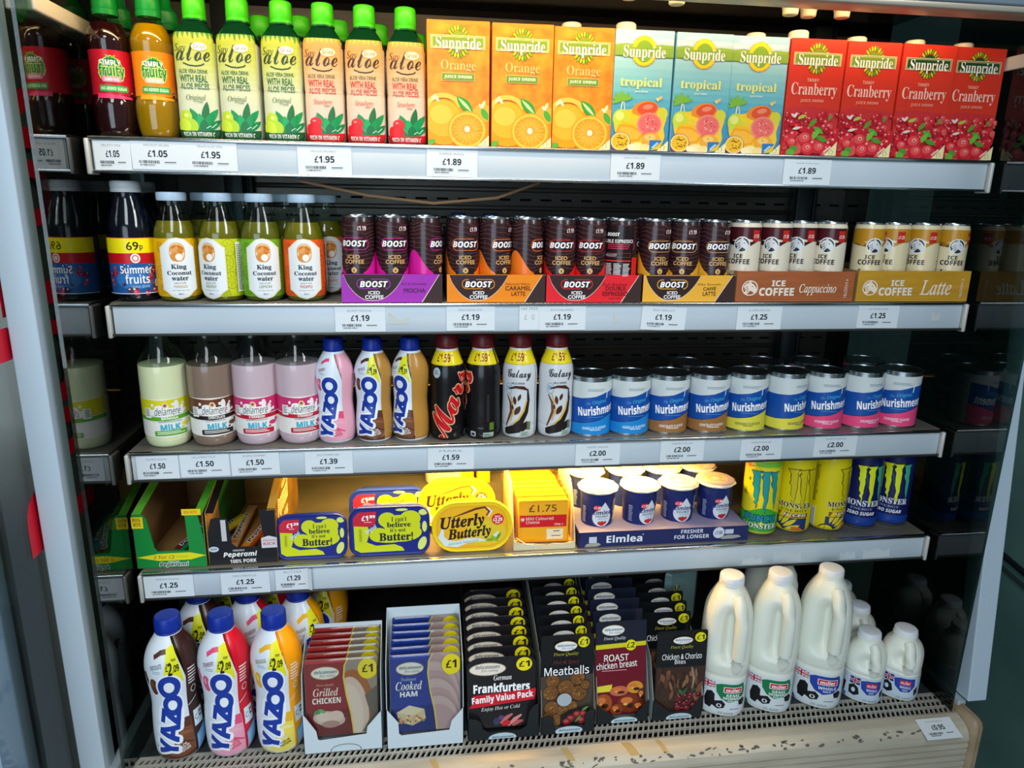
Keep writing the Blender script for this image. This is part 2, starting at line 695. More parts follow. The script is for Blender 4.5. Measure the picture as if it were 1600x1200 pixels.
# sloping air baffle with the red trim behind the fascia
box('baffle_trim', .10, .745, -.086, -.066, 1.752, 1.760, M('#B03A2C', .45), fr)
for s in (-1, 1):
    side = []
    gx = s * .742
    gi = s * .713
    g = box('end_glass', min(gi, gi + s * .005), max(gi, gi + s * .005), -.127, BACK, .578, 1.93, thin_glass('end_glass', '#B9C4BE' if s < 0 else '#7E918A', 1.62 if s < 0 else 1.45, .015 if s < 0 else .03, .09 if s < 0 else .03), fr)
    box('end_rail', gx - .004 if s < 0 else gx - .032, gx + .032 if s < 0 else gx + .004, -.085, BACK, 1.690, 1.711, CREAM, fr, .002)
    box('sill_rail', gx - .004 if s < 0 else gx - .012, gx + .012 if s < 0 else gx + .004, -.125, BACK, .566, .592, M('#B9C3C6', .3, .35), fr, .002)
    if s < 0:
        box('front_post', -.778, -.742, -.128, -.090, .58, 1.95, POST, fr, .002)
    else:
        bm = bmesh.new()
        add_box(bm, .746, .784, -.128, -.090, 0, 1.36, .002)
        for v in bm.verts:
            v.co.y += .10 * v.co.z
            v.co.z += .592
        bm_obj('front_post', bm, POST, fr)
    # rear corner uprights that carry the shelves
    ux = s * .60
    box('shelf_upright', ux - .018, ux + .018, .385, BACK - .003, .58, 1.83, M('#4A5254', .35, .6), fr, .002)
    box('shelf_upright', ux + .026, ux + .034, .395, BACK - .003, .58, 1.83, M('#3A4042', .35, .6), fr, .001)
# deck, return-air grille, sill and bumper
box('deck', -.735, .735, -.075, BACK, .560, DECK - .001, noise_mat('deck_steel', '#3C4244', '#545A5C', 12, .4, .5), fr)
tray = box('grille_tray', -.735, .735, -.132, -.058, .535, .556, M('#0B0C0D', .7), fr)
gc = (-.735, .735, [(-.728 + k * .0096, -.728 + k * .0096 + .0062) for k in range(152)])
gr = (-.131, -.060, [(-.127, -.113), (-.109, -.096), (-.092, -.080)])
gr_o = perf('air_grille', gc, gr, lambda x, y: (x, y, DECK - .0015), M('#B4B0A4', .45, .25), fr, skew=.42)
sm = gr_o.modifiers.new('sheet', 'SOLIDIFY'); sm.thickness = .004; sm.offset = -1
# sill: a bent steel profile with rounded nose and ribbed front
prof = [(-.131, .5755), (-.134, .5765), (-.150, .5730), (-.160, .5680), (-.167, .5600), (-.170, .5510), (-.1705, .5460)]
z = .5460
for k in range(11):
    prof += [(-.1705, z - .001), (-.1660, z - .0022), (-.1660, z - .0042), (-.1705, z - .0054), (-.1705, z - .0130)]
    z -= .0130
prof += [(-.169, .33), (-.14, .33)]
V, F = [], []
for x in (-.79, .722):
    V += [(x, y, z) for y, z in prof]
n = len(prof)
F = [(i, i + 1, n + i + 1, n + i) for i in range(n - 1)]
F += [tuple(range(n))[::-1], tuple(range(n, 2 * n))]
SILLM = noise_mat('sill_metal', '#B3AA96', '#C6BEAA', 7, .42, .12, stretch=(1, 6, 6))
sill = mesh('sill', V, F, SILLM, fr)
# chipped paint flakes along the nose of the sill
bm = bmesh.new()
r2 = random.Random(3)
for k in range(120):
    x = r2.uniform(-.45, .70)
    d = r2.uniform(-.001, .003)
    P = ellp(0, 0, r2.uniform(.001, .007), r2.uniform(.0008, .0026), 9, r2.uniform(-30, 30))
    q = r2.uniform(0, 1)
    ps = []
    for a, b in P:
        a *= r2.uniform(.7, 1.3)
        t = q * .012 + b
        ps.append(bm.verts.new((x + a, -.1588 - t * .66, .5699 - t * .75)))
    bm.faces.new(ps)
tag(bm_obj('paint_stain', bm, M('#5F5B52', .6), sill), kind='stuff')
for x0, w, sk in ((-.02, .012, .01), (.085, .016, .012), (.145, .009, .01), (-.24, .01, .008)):
    mesh('old_tape', [(x0, -.1365, .5766), (x0 + w, -.1365, .5766), (x0 + w + sk * .6, -.1500, .5735), (x0 + sk * .6, -.1500, .5735), (x0 + w + sk, -.1590, .5689), (x0 + sk, -.1590, .5689)], [(0, 1, 2, 3), (3, 2, 4, 5)], M('#B59B66', .5), sill)
box('end_cap', .7225, .752, -.1745, -.095, .33, .587, noise_mat('end_cap', '#8E7A5E', '#A8977C', 20, .45), fr, .018, 4)
box('base_front', -.79, .75, -.165, -.135, .02, .33, M('#6C7274', .5), fr)
box('cabinet_body', -.76, .75, -.13, BACK + .05, .02, .53, M('#23282A', .6), fr)
# added cream knobs in place of the carton caps mirrored in the canopy
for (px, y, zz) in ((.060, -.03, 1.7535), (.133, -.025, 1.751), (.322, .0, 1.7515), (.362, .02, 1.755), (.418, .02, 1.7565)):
    k = lathe('cap_reflection', [(0, 10), (1.5, 11.5), (9, 12), (10, 13), (14, 13), (14, 8), (82, 7)], M('#D8CBA6', .4), fr, 20)
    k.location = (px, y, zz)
tube('ceiling_cable', [(.20, .05, 1.80), (.35, .02, 1.785), (.50, .03, 1.80), (.62, .06, 1.79), (.70, .1, 1.81)], .003, M('#6A5F4C', .5), fr)
tube('ceiling_pipe', [(.10, .10, 1.800), (.70, .10, 1.800)], .007, M('#8A7A5E', .35, .4), fr)

# neighbours beyond the glass ends
nb = thing('neighbour_fridge', 'grey steel end of the next cabinet beyond the left glass, with red lettering', 'fridge', (0, 0, 0))
box('front_panel', -1.35, -.792, -.035, BACK, .1, 2.0, noise_mat('grey_panel', '#B5B1A8', '#D2CEC6', 2.2, .4, .2, stretch=(3, 1, .25)), nb, .03, 6)
box('door_edge', -1.15, -.822, -.175, -.147, .1, 1.12, M('#93AAC2', .4), nb, .003)
pane = box('letter_pane', -.786, -.783, -.285, BACK, .35, 1.95, thin_glass('outer_pane', '#D6DAD8', 1.35, .05), nb)
A = Art(0, 0, 1, 1, .45)
RED = '#D8102E'
for ch, z0, z1, y0, y1 in (('P', 978, 1072, -150, 52), ('o', 1078, 1156, -70, 46), ('c', 1164, 1240, -60, 40), ('I', 1256, 1300, -150, 50), ('P', 1312, 1415, -128, 48), ('O', 1424, 1515, -70, 48), ('R', 1530, 1630, -120, 48)):
    # letters run up the pane: their tops point towards the shop (-Y)
    cx, cy = (y0 + y1) / 2, -(z0 + z1) / 2
    w, h = (z1 - z0), (y1 - y0)
    A.t(ch, cx - w / 2, cy - h / 2, cx + w / 2, cy + h / 2, RED, 'sb', rot=90, bold=.02)


class Side:
    step = vstep = None
    def pt(s, u, v, off=0.): return (-783 + off, u, v)


A.build('red_letters', Side(), pane, base=.5)

nr = thing('dark_cabinet', 'dark green-grey cabinet side standing beyond the right glass end', 'cabinet', (0, 0, 0))
dk = noise_mat('dark_teal', '#4E726C', '#6A8E86', 2.4, .3, .1)
box('side_panel', .93, 1.4, -.9, BACK, .1, 2.1, dk, nr, .003)
for z0 in (.78, 1.20):
    tube('seam_rail', [(.925, -.9, z0 - .16), (.925, BACK, z0 + .08)], .006, M('#0E1515', .4), nr, 8)
    tube('seam_rail', [(.925, -.9, z0 - .185), (.925, BACK, z0 + .055)], .004, M('#3A4B4B', .35, .5), nr, 8)
box('blue_edge', .86, .925, -.62, -.56, .1, 1.5, M('#3E4C58', .5), nr, .003)
box('shelf_rail', .905, .93, -.3, .2, 1.49, 1.535, M('#9FB0B4', .25, .6), nr, .002)

# ------------------------------------------------------------------ shelves
STRIP = noise_mat('price_strip', '#BCC9D2', '#C8D3DA', 3, .36)
SHELF = noise_mat('shelf_enamel', '#67655E', '#77746C', 8, .4, .3)
names = ['top shelf carrying the juice cartons', 'second shelf carrying the iced coffee cans', 'third shelf from the top carrying milkshakes and tins', 'lowest hanging shelf carrying spreads and cheese']
for i, z in enumerate(ZS):
    yo = -.0075 if i == 3 else 0.
    s = thing('fridge_shelf', 'steel fridge shelf with pale price strip, ' + names[i], 'shelf', (0, yo, z), group='shelves of the display fridge')
    box('shelf_plate', -.70, .70, .001, .375, -.012, 0, SHELF, s, .001)
    box('price_strip', -.696, .696, -.0045, .0, -.0475, -.006, STRIP, s, .0008)
    box('top_rail', -.70, .70, -.0075, .004, -.006, -.0008, CHROME, s, .0012)
    box('bottom_rail', -.70, .70, -.0075, .004, -.0505, -.0465, CHROME if i < 1 else M('#4A4A46', .35, .6), s, .001)
    for sx in (-1, 1):
        box('end_bracket', sx * .702 - .003, sx * .702 + .003, -.010, .02, -.053, -.004, M('#C4C6C0', .35, .2), s, .002)
        box('side_arm', sx * .695 - .003, sx * .695 + .003, .02, .40, -.045, -.012, M('#2C3032', .4, .4), s, .001)
    if i == 2:
        box('lamp_tube', -.41, .29, .042, .058, -.036, -.020, emit('warm_shelf_tube', '#FFC870', 1.5), s, .006)
    if i == 3:
        # torn remains of old stickers on the strip
        for x0, x1, hh in ((.395, .452, .8), (.335, .375, .5), (.575, .63, .6), (.528, .56, .5)):
            P = [(x0, -.044), (x1, -.043), (x1 - .003, -.044 + .03 * hh), (x1 - .012, -.044 + .02 * hh), ((x0 + x1) / 2, -.044 + .034 * hh), (x0 + .008, -.044 + .022 * hh), (x0, -.044 + .034 * hh)]
            plate('sticker_remains', P, -.0050, -.0046, M('#CBD3D6', .5), s, 1)
    if i == 1:
        for x0, x1 in ((-.292, -.26), (.07, .078), (.64, .655)):
            plate('sticker_remains', [(x0, -.034), (x1, -.033), (x1, -.022), ((x0 + x1) / 2, -.027), (x0, -.015)], -.0050, -.0046, M('#C3CAC6', .5), s, 1)
    if i == 0:
        tube('hanging_cable', [(-.42, .02, -.055), (-.32, .03, -.075), (-.22, .03, -.085), (-.12, .03, -.075), (-.05, .05, -.05)], .0025, M('#8A6A4A', .5), s)
    bpy.context.view_layer.update()

# ------------------------------------------------------------------ price tickets
TAGS = {0: [(-.694, -.645, '£1.05', 'FRUITY MIX', 'beneath the dark red squash bottle'), (-.645, -.573, '£1.05', 'SIMPLE FRUITY ORA 500ML', 'beneath the yellow squash bottle'), (-.573, -.501, '£1.95', 'GRACE ALOE VERA', 'beneath the first green aloe bottle'),
            (-.417, -.340, '£1.95', 'GRACE ALOE VERA DRINK ST', 'beneath the first peach aloe bottle'), (-.230, -.154, '£1.89', 'SUNPRIDE ORANGE', 'beneath the first orange carton'), (.052, .131, '£1.89', 'SUNPRIDE TROPICAL JUICE 1L', 'beneath the first pale blue carton'), (.336, .417, '£1.89', 'Sunpride Cranberry Juice', 'beneath the first red carton')],
        1: [(-.374, -.297, '£1.19', 'BOOST MOCHA', 'beneath the purple can tray'), (-.202, -.125, '£1.19', 'BOOST CARAMEL LATTE', 'beneath the orange can tray'), (-.086, -.054, '', 'FOR PAID', ''), (-.054, .023, '£1.19', 'BOOST DOUBLE ESPRESSO', 'beneath the red can tray'),
            (.118, .194, '£1.19', 'BOOST CAFFE LATTE', 'beneath the yellow and brown can tray'), (.282, .361, '£1.25', 'ICE COFFEE CAPPUCCINO', 'beneath the brown cardboard can tray'), (.500, .576, '£1.25', 'ICE COFFEE LATTE', 'beneath the mustard cardboard can tray')],
        2: [(-.689, -.626, '£1.50', 'DELAMERE BANANA', 'beneath the pale yellow milk bottle'), (-.624, -.549, '£1.50', 'DELAMERE MILK', 'beneath the chocolate milk bottle'), (-.547, -.472, '£1.50', 'DELAMERE STRAWBERRY', 'beneath the first pink milk bottle'), (-.432, -.356, '£1.39', 'YAZOO STRAWBERRY 400ML', 'beneath the pink milkshake bottle'),
            (-.234, -.157, '£1.59', 'MARS', 'beneath the black milk drink bottles'), (.016, .094, '£2.00', 'NURISHMENT VANILLA 400G', 'beneath the light blue tins'), (.166, .245, '£2.00', 'NURISHMENT CHOC 400G', 'beneath the brown banded tins'), (.313, .390, '£2.00', 'NURISHMENT BANANA 400G', 'beneath the yellow banded tins'), (.451, .533, '£2.00', 'NURISHMENT STRAWBERRY 400G', 'beneath the pink banded tins')],
        3: [(-.697, -.620, '£1.25', 'PEPERAMI ORIGINAL', 'beneath the green snack box'), (-.577, -.499, '£1.25', 'FIRESTICK PEPERAMI 22.5G', 'beneath the black snack box'), (-.490, -.430, '£1.29', 'BUTTER', 'beneath the smaller blue tub, curling at the edge')]}
TW = M('#DCE4E8', .45)


def ticket(x0, x1, price, name, label, loc, rz=0., rx=0., rot=0., group='shelf edge price tickets', curl=0.):
    w = (x1 - x0) * 1000
    t = thing('price_ticket', label, 'price ticket', loc, rz, group, rx)
    V, F = [], []
    n = 8
    for d in (0., .0006):
        for k in range(n + 1):
            u = k / n
            c = -curl * max(0, (u - .75) * 4) ** 2
            for zz in (-.0455, -.0065):
                V.append((x0 - (x0 + x1) / 2 + (x1 - x0) * u, c - d, zz))
    m = 2 * (n + 1)
    for k in range(n):
        a = 2 * k
        F += [(a, a + 1, a + 3, a + 2), (m + a, m + a + 2, m + a + 3, m + a + 1), (a, a + 2, m + a + 2, m + a), (a + 1, m + a + 1, m + a + 3, a + 3)]
    F += [(0, m, m + 1, 1), (m - 2, m - 1, 2 * m - 1, 2 * m - 2)]
    mesh('paper', V, F, TW, t)
    A = Art(0, 0, 1, 1, .5)
    if price:
        A.t(name, -w * .2 - 4, 11, w * .2 + 2, 14.2, '#8E9498', 's')
        A.t(price, -w * .19, 19, w * .18, 28.5, '#1C2024', 'sb', bold=.02)
        A.bars(-w * .36, 33.2, w * .02, 37.2, 22, '#4A4E52').bars(-w * .34, 38.4, -w * .06, 40.2, 14, '#5A5E62')
        A.rect(w * .12, 34.5, w * .33, 36, '#7A7E82')
    else:
        A.t('F&F FREE', -13, 9, 14, 13, '#9A9C98', 's')
        A.t('£  0', -8, 20, 9, 29, '#B5B6B0', 's')
    A.build('print', Flat(-.6), t, base=.05)
    if rot:
        t.rotation_euler = (0, rot, 0)
    return t


for i, L in TAGS.items():
    yo = -.0078 if i == 3 else 0.
    for x0, x1, pr, nm, wh in L:
        lab = ('white price ticket reading %s %s' % (pr, wh)) if pr else 'faded blank ticket beside the red can tray price ticket'
        dz = rnd.uniform(-.0015, .0015)
        ticket(x0, x1, pr, nm, lab, ((x0 + x1) / 2, yo - .0052, ZS[i] + dz), rot=(.05 if nm == 'BOOST CAFFE LATTE' else rnd.uniform(-.012, .012)), curl=.006 if nm == 'BUTTER' else 0.)
ticket(.632, .700, '£0.95', 'MULLER WHOLE MILK 1PT', 'white price ticket reading £0.95 lying on the metal sill', (.664, -.1375, .5792), rx=-math.radians(72), rz=.0)
# ------------------------------------------------------------------ top shelf
Z1, Z2, Z3, Z4, Z5 = ZS[0], ZS[1], ZS[2], ZS[3], DECK


def squash(label, loc, juice, lab, lab2, group):
    t = thing('squash_bottle', label, 'bottle', loc, face(loc[0], loc[1]), group)
    b = Body([(0, 21), (3, 25), (10, 27), (26, 29), (44, 29.5), (52, 27.5), (56, 26.6), (82, 26.3), (112, 26.8), (122, 28), (134, 27.5), (146, 22), (156, 15.5), (164, 14.2), (168, 14)], it=2)
    b.lathe('bottle_body', PET_CLEAR, t, cap0=False, cap1=False)
    b.lathe('juice', M(juice, .08, 0, .6), t, 1.5, 150, off=-.6)
    sleeve = b.lathe('label_sleeve', M(lab, .35), t, 55, 113, off=.25, cap0=False, cap1=False)
    lathe('cap', [(160, 16.5), (167, 17), (168, 16), (170, 16.5), (185, 16), (187, 14), (192, 9), (204, 7.5), (206, 9), (214, 8.5), (216, 7)], M('#0A8A36', .35), t, 40, rib=.5)
    A = Art(672, 855, .2145, .2145, .35)
    A.poly([(560, 590), (800, 606), (800, 622), (560, 622)], lab2)
    blob = [(600, 440), (590, 395), (620, 385), (645, 372), (672, 360), (700, 375), (730, 385), (742, 420), (762, 440), (758, 480), (735, 505), (690, 512), (640, 512), (592, 500), (578, 465)]
    A.poly(blob, '#CFE05A')
    A.poly([(672 + (x - 672) * .94, 440 + (y - 440) * .93) for x, y in blob], '#0B7B3B')
    A.t('SIMPLY', 598, 388, 735, 422, '#FFFFFF', 'sb', bold=.02)
    A.t('fruity', 586, 412, 757, 508, '#0B8A3F', 'sb', bold=.03, out='#E6EE8A', ow=.05)
    A.rrect(603, 488, 730, 522, 14, '#E88FA8' if lab != '#F58A12' else '#F7C7A0').t('SUMMER FRUITS' if lab != '#F58A12' else 'orange', 620, 496, 714, 514, '#FFFFFF', 'sb')
    A.rrect(580, 541, 772, 581, 10, '#2FA24A').t('NO ADDED SUGAR', 592, 551, 760, 571, '#E9F4D8', 'sb')
    A.ell(655, 369, 16, 6, '#7CC043', rot=30).ell(690, 369, 16, 6, '#7CC043', rot=-30)
    A.rect(790, 570, 812, 600, '#1B1B1B').rect(795, 575, 807, 585, '#DDDDDD')
    A.build('label_print', b, sleeve)
    return t


g = 'squash bottles with green caps'
q1 = squash('dark red squash bottle with red label, front left of the top shelf', (-.671, .030, Z1), '#2A0C0E', '#C3122B', '#E0326A', g)
q2 = squash('yellow squash bottle with orange label, front of the top shelf', (-.614, .030, Z1), '#A87E00', '#F58A12', '#F5A21A', g)
dup(q1, (-.683, .115, Z1), .2, 'dark red squash bottle standing behind the dark red one, cap showing')
dup(q2, (-.616, .115, Z1), -.2, 'yellow squash bottle standing behind the yellow one, cap showing')


def aloe(label, loc, kind, group, rz=0.):
    t = thing('aloe_bottle', label, 'bottle', loc, rz, group)
    b = Body([(0, 25), (2, 27.5), (6, 28.6), (64, 28.6), (68, 27.9), (70, 27.9), (74, 28.6), (128, 28.6), (136, 28), (140, 26.5), (152, 19), (160, 12.4), (163, 11.6), (172, 11.4)], n=4.2, it=1, ref=28.6)
    b.lathe('bottle_body', M('#06301A', .15, 0, .2), t, 128, 172, cap0=False)
    green = kind == 'g'
    side = '#CDD2BE' if green else '#D6C8BA'
    sleeve = b.lathe('label_sleeve', M(side, .35), t, 0, 137, cap1=False)
    A = Art(972, 845, .245, .2303, .38)
    st = [(232, '#9CAA2A'), (330, '#AEBB48'), (450, '#BAC67E'), (560, '#C6CFAE'), (845, '#CFD3C2')] if green else [(232, '#D88A44'), (330, '#DA9858'), (450, '#DBAE86'), (560, '#DABFA8'), (845, '#D6CABE')]
    grad(A, 852, 1092, st, 16)
    # jagged green leaf tips hanging from the shoulder
    for k in range(9):
        x = 852 + k * 27
        A.poly([(x, 228), (x + 27, 228), (x + 17, 262 + (k * 37 % 22))], '#2F7A2E' if green else '#8AA83A')
    ink = '#2C3A22' if green else '#3A2A1C'
    A.t('Say', 872, 305, 935, 360, ink, 'fi')
    A.t('aloe', 876, 300, 1058, 400, ink, 'sc')
    A.line([(915, 412), (945, 425), (980, 428), (1012, 422), (1025, 412)], 7, ink)
    A.ell(1005, 318, 42, 24, '#F3E3B0').ell(1005, 318, 37, 20, '#FFFFFF' if green else '#FBE6C0').t('Grâce', 975, 306, 1035, 330, '#7A5A2A', 'sb')
    c = '#2E6A33' if green else '#C93A28'
    A.t('ALOE VERA DRINK', 888, 446, 1040, 470, '#3E6A30' if green else '#6A6A30', 's', bold=.02)
    A.t('WITH REAL', 890, 478, 1036, 520, c, 's', bold=.035)
    A.t('ALOE PIECES', 890, 526, 1042, 560, c, 's', bold=.03)
    A.line([(856, 546), (1085, 552)], 2.5, '#C8C2A8')
    A.t('Original' if green else 'Strawberry', 916, 590, 1018, 632, '#56703E' if green else '#C8452E', 'fi')
    A.t('FLAVOUR', 972, 626, 1002, 636, '#777766', 'sb')
    for cx, cy, ln, wd, rot, col in ((1010, 720, 150, 40, 80, '#1E6A36'), (960, 745, 130, 40, 118, '#0E8A4A'), (1035, 745, 150, 44, 52, '#0E8A4A'), (985, 770, 110, 44, 100, '#12A057'), (1050, 785, 110, 38, 38, '#117A45'), (940, 790, 110, 36, 140, '#117A45'), (1000, 795, 90, 52, 90, '#0B6E3E')):
        A.leaf(cx, cy - 18, ln, wd, rot, col)
    A.line([(1010, 785), (1030, 770), (1040, 780), (1065, 755)], 4, '#BFE6C8')
    if green:
        A.ell(906, 720, 33, 40, '#B5D327').ell(925, 775, 44, 46, '#A6CC1E').ell(890, 775, 40, 44, '#C3DC3A').ell(910, 712, 12, 10, '#E3F08A')
    else:
        A.ell(924, 728, 34, 30, '#E0202A').ell(915, 775, 40, 48, '#D0141E').ell(884, 775, 20, 34, '#E0202A').line([(924, 700), (926, 686)], 4, '#2F7A2E').ell(914, 720, 9, 6, '#F58A80')
    A.poly([(848, 792), (900, 802), (1000, 799), (1096, 788), (1096, 846), (848, 846)], '#12552C' if green else '#C31822')
    A.t('RICH IN VITAMIN C', 885, 808, 1052, 832, '#F2F4E8', 'sb')
    A.build('label_print', b, sleeve, clip=(-29.5, .5, 29.5, 140))
    lathe('cap', [(160, 15.5), (163.5, 15.8), (164, 15.2), (165, 15.2), (166, 15.8), (187, 15.2), (189, 14.2), (190, 12)], M('#3FC41A', .38), t, 64, rib=.45)
    lathe('neck_ring', [(157, 13.6), (158, 17), (160, 17), (161, 13.6)], M('#0A5A2A', .2), t, 32)
    return t


g1, g2 = 'green labelled aloe drink bottles', 'peach labelled aloe drink bottles'
a1 = aloe('green labelled aloe bottle beside the yellow squash bottle, its cap out of frame', (-.553, .0305, Z1), 'g', g1, .06)
dup(a1, (-.4945, .0305, Z1), -.03, 'green labelled aloe bottle, middle of the front three')
dup(a1, (-.4345, .0305, Z1), .02, 'green labelled aloe bottle next to the peach ones')
a4 = aloe('peach labelled aloe bottle next to the green ones', (-.3765, .0305, Z1), 's', g2, .0)
dup(a4, (-.3175, .0305, Z1), -.02, 'peach labelled aloe bottle, middle of the front three')
dup(a4, (-.2585, .0305, Z1), .02, 'peach labelled aloe bottle beside the orange cartons')
for x, y, src, lb in ((-.482, .129, a1, 'aloe bottle behind the middle green aloe bottle, only cap and neck showing'), (-.421, .118, a1, 'aloe bottle behind the green aloe bottle next to the peach ones'),
                      (-.364, .133, a4, 'aloe bottle behind the first peach aloe bottle'), (-.303, .150, a4, 'aloe bottle behind the middle peach aloe bottle'), (-.241, .205, a4, 'aloe bottle far behind the peach one beside the cartons')):
    dup(src, (x, y, Z1), rnd.uniform(-.2, .2), lb)


# cartons ---------------------------------------------------------------------------------------
def petals(A, cx, cy, rx, ry, tops, cols, dark, k0=.55):
    for up in (1, -1):
        for k in range(tops):
            a = math.radians(25 + 130 * k / (tops - 1)) * up
            x, y = cx + rx * .78 * math.cos(a), cy - ry * .78 * math.sin(a)
            A.leaf(x, y, rx * k0 * 1.12, rx * .25, math.degrees(math.atan2(ry * math.sin(a), rx * math.cos(a))), dark)
            A.leaf(x, y, rx * k0 * .92, rx * .17, math.degrees(math.atan2(ry * math.sin(a), rx * math.cos(a))), cols[k % len(cols)])


CARD = {}


def carton(label, loc, kind, group, rz=0., capx=.018, logo='#7E9A2E'):
    t = thing('juice_carton', label, 'carton', loc, rz, group)
    bc = {'o': '#F28A10', 't': '#7FC0D2', 'c': '#E03A26'}[kind]
    w, h, d = .0915, .172, .063
    bm = bmesh.new()
    add_box(bm, -w / 2, w / 2, 0, d, 0, h, .0012)
    for v in bm.verts:       # soft creases of the folded top, a slightly swollen front
        if v.co.z > h - .004 and abs(v.co.x) < w: v.co.z += .0006 * math.sin(v.co.x * 120 + loc[0] * 90)
    mt = M(bc, .38)
    bm_obj('carton_body', bm, mt, t)
    A = Art(255, 915, .2473, .2177, .36)
    if kind == 'o':
        m = CARD.setdefault('o', noise_mat('orange_card', '#EE7408', '#F99A1E', 45, .36, detail=3))
        A.rect(70, 125, 440, 915, m)
        A.poly([(70, 125), (440, 125), (440, 160), (330, 140), (250, 165), (150, 138), (70, 150)], '#F08628')
    elif kind == 'c':
        A.rect(70, 125, 440, 915, bc)
        A.poly([(70, 590), (200, 575), (440, 595), (440, 915), (70, 915)], '#D23436')
    else:
        grad(A, 70, 440, [(125, '#7FB4D6'), (170, '#B8D4E2'), (330, '#9CCFD4'), (520, '#74BFC6'), (650, '#4FA6BE'), (915, '#3C86B4')], 16)
        A.ell(200, 165, 90, 14, '#D6E4EA').ell(350, 190, 80, 14, '#E2EAEA').ell(110, 200, 60, 12, '#DCE8EC')
    if kind != 't':
        petals(A, 252, 255, 78, 110, 9, ['#F2C81E', '#8CB82A', '#F2C81E', '#6FA324', '#B7C92E'], '#4B5A18' if logo == '#7E9A2E' else '#12301A')
        A.ell(252, 255, 48, 62, logo)
        A.poly([(92, 217), (412, 217), (412, 300), (92, 300)], '#F0E2B4')
        A.poly([(96, 221), (408, 221), (408, 296), (96, 296)], logo)
        A.frame(100, 226, 404, 291, 3, '#E8DDA0')
    else:
        A.poly([(70, 222), (140, 212), (252, 232), (360, 214), (440, 218), (440, 302), (330, 296), (200, 306), (70, 296)], '#8FB04A')
        petals(A, 252, 260, 82, 104, 12, ['#F6C61A', '#F2B212'], '#E0A010', .5)
        A.ring(252, 260, 56, 78, '#F7D028', 26, ky=1.2)
        A.poly([(70, 236), (440, 236), (440, 296), (70, 292)], '#86AA42')
        A.ell(252, 262, 52, 72, '#7FA83A')
    A.t('Sunpride', 122, 226, 388, 322, '#FFFDF0', 'fb', out='#3E5218', ow=.014)
    if kind == 'o':
        A.t('Orange', 150, 370, 358, 448, '#FFC47A', 'fb', bold=-.008)
        A.frame(154, 450, 352, 500, 2.5, '#D8C884')
        A.rect(158, 454, 348, 496, '#6E9630').t('JUICE DRINK', 170, 464, 336, 487, '#F6F4DC', 'sb')
        A.ell(165, 765, 135, 148, '#F59A14').ell(160, 740, 108, 118, '#FBAE2A').ell(150, 715, 66, 62, '#FFC046')
        A.ring(165, 700, 92, 122, '#F9C04E', 30, 200, 340)
        A.ell(395, 745, 95, 125, '#F28A1A').ell(400, 700, 60, 60, '#F9A93A')
        A.leaf(292, 648, 140, 62, -48, '#3F9A34').leaf(292, 648, 118, 20, -48, '#BFE39A')
        A.leaf(412, 705, 90, 40, -65, '#4FA638').leaf(105, 610, 60, 22, 60, '#E9E6A0').leaf(125, 615, 50, 18, 120, '#F2EFC4').leaf(405, 640, 50, 20, 70, '#E9E6A0').leaf(390, 655, 40, 18, 130, '#F2EFC4')
        A.ell(306, 810, 118, 122, '#F6A21C').ell(306, 810, 108, 112, '#FCC650').ell(306, 811, 98, 101, '#F89A1A')
        for k in range(11):
            a = 2 * PI * k / 11 + .2
            A.line([(306 + 12 * math.cos(a), 808 + 12 * math.sin(a)), (306 + 96 * math.cos(a), 808 + 99 * math.sin(a))], 3.4, '#FBC561')
            b = a + PI / 11
            A.leaf(306 + 56 * math.cos(b), 808 + 56 * math.sin(b), 62, 26, -math.degrees(b), '#FBAA30')
        A.ell(306, 806, 17, 21, '#FBE7C0')
        A.leaf(90, 895, 60, 34, 30, '#5AA83A')
    elif kind == 't':
        A.t('tropical', 112, 430, 378, 505, '#F6EE7E', 'fb', bold=.004)
        A.t('JUICE DRINK', 205, 516, 290, 530, '#F2F6EC', 'sb')
        for a in (20, 55, 95, 130, 165, 200):
            A.leaf(130 + 34 * math.cos(math.radians(a)), 580 - 26 * math.sin(math.radians(a)), 80, 24, a, '#7DB83A')
        A.line([(130, 590), (122, 660)], 7, '#EDE7C8').line([(140, 590), (150, 655)], 6, '#E3DFC0')
        A.leaf(370, 560, 40, 20, 40, '#E9C27A').leaf(355, 570, 30, 16, 120, '#F3D58A')
        blob = [(75, 700), (110, 650), (190, 640), (230, 600), (290, 585), (345, 610), (400, 640), (420, 700), (405, 760), (415, 820), (390, 900), (300, 915), (200, 900), (120, 860), (90, 780)]
        A.poly(blob, '#F3C73A')
        A.ell(128, 702, 54, 62, '#C9D63A').ell(118, 685, 28, 30, '#E3E678')
        A.ell(280, 640, 86, 58, '#EE8E2C', rot=-12).ell(292, 632, 66, 42, '#E4542E', rot=-12).ell(296, 620, 34, 16, '#F08A66', rot=-12)
        A.ell(390, 665, 36, 44, '#D9D03A')
        A.line([(150, 660), (200, 690), (270, 700)], [20, 40, 12], '#F6CE28').line([(130, 720), (190, 750), (260, 745)], [20, 40, 12], '#F2BE1E')
        A.poly([(95, 800), (120, 740), (200, 745), (282, 795), (250, 850), (180, 860)], '#F4A21C').poly([(110, 800), (128, 756), (200, 760), (262, 798), (240, 838), (180, 846)], '#FAB73A')
        A.ell(310, 735, 80, 78, '#F08A7A').ell(312, 735, 70, 67, '#EE6E66')
        for k in range(26):
            a, q = rnd.uniform(0, 6.28), rnd.uniform(12, 52)
            A.ell(312 + q * math.cos(a), 735 + q * math.sin(a), 5, 4, rnd.choice(['#F8BFA8', '#D9424A']), 7)
        A.poly([(270, 800), (320, 760), (310, 830), (280, 850)], '#E9686A')
        A.ell(325, 835, 60, 44, '#F0A83A').ell(320, 825, 36, 22, '#F8C668').ell(318, 822, 4, 4, '#7A4A1A', 8)
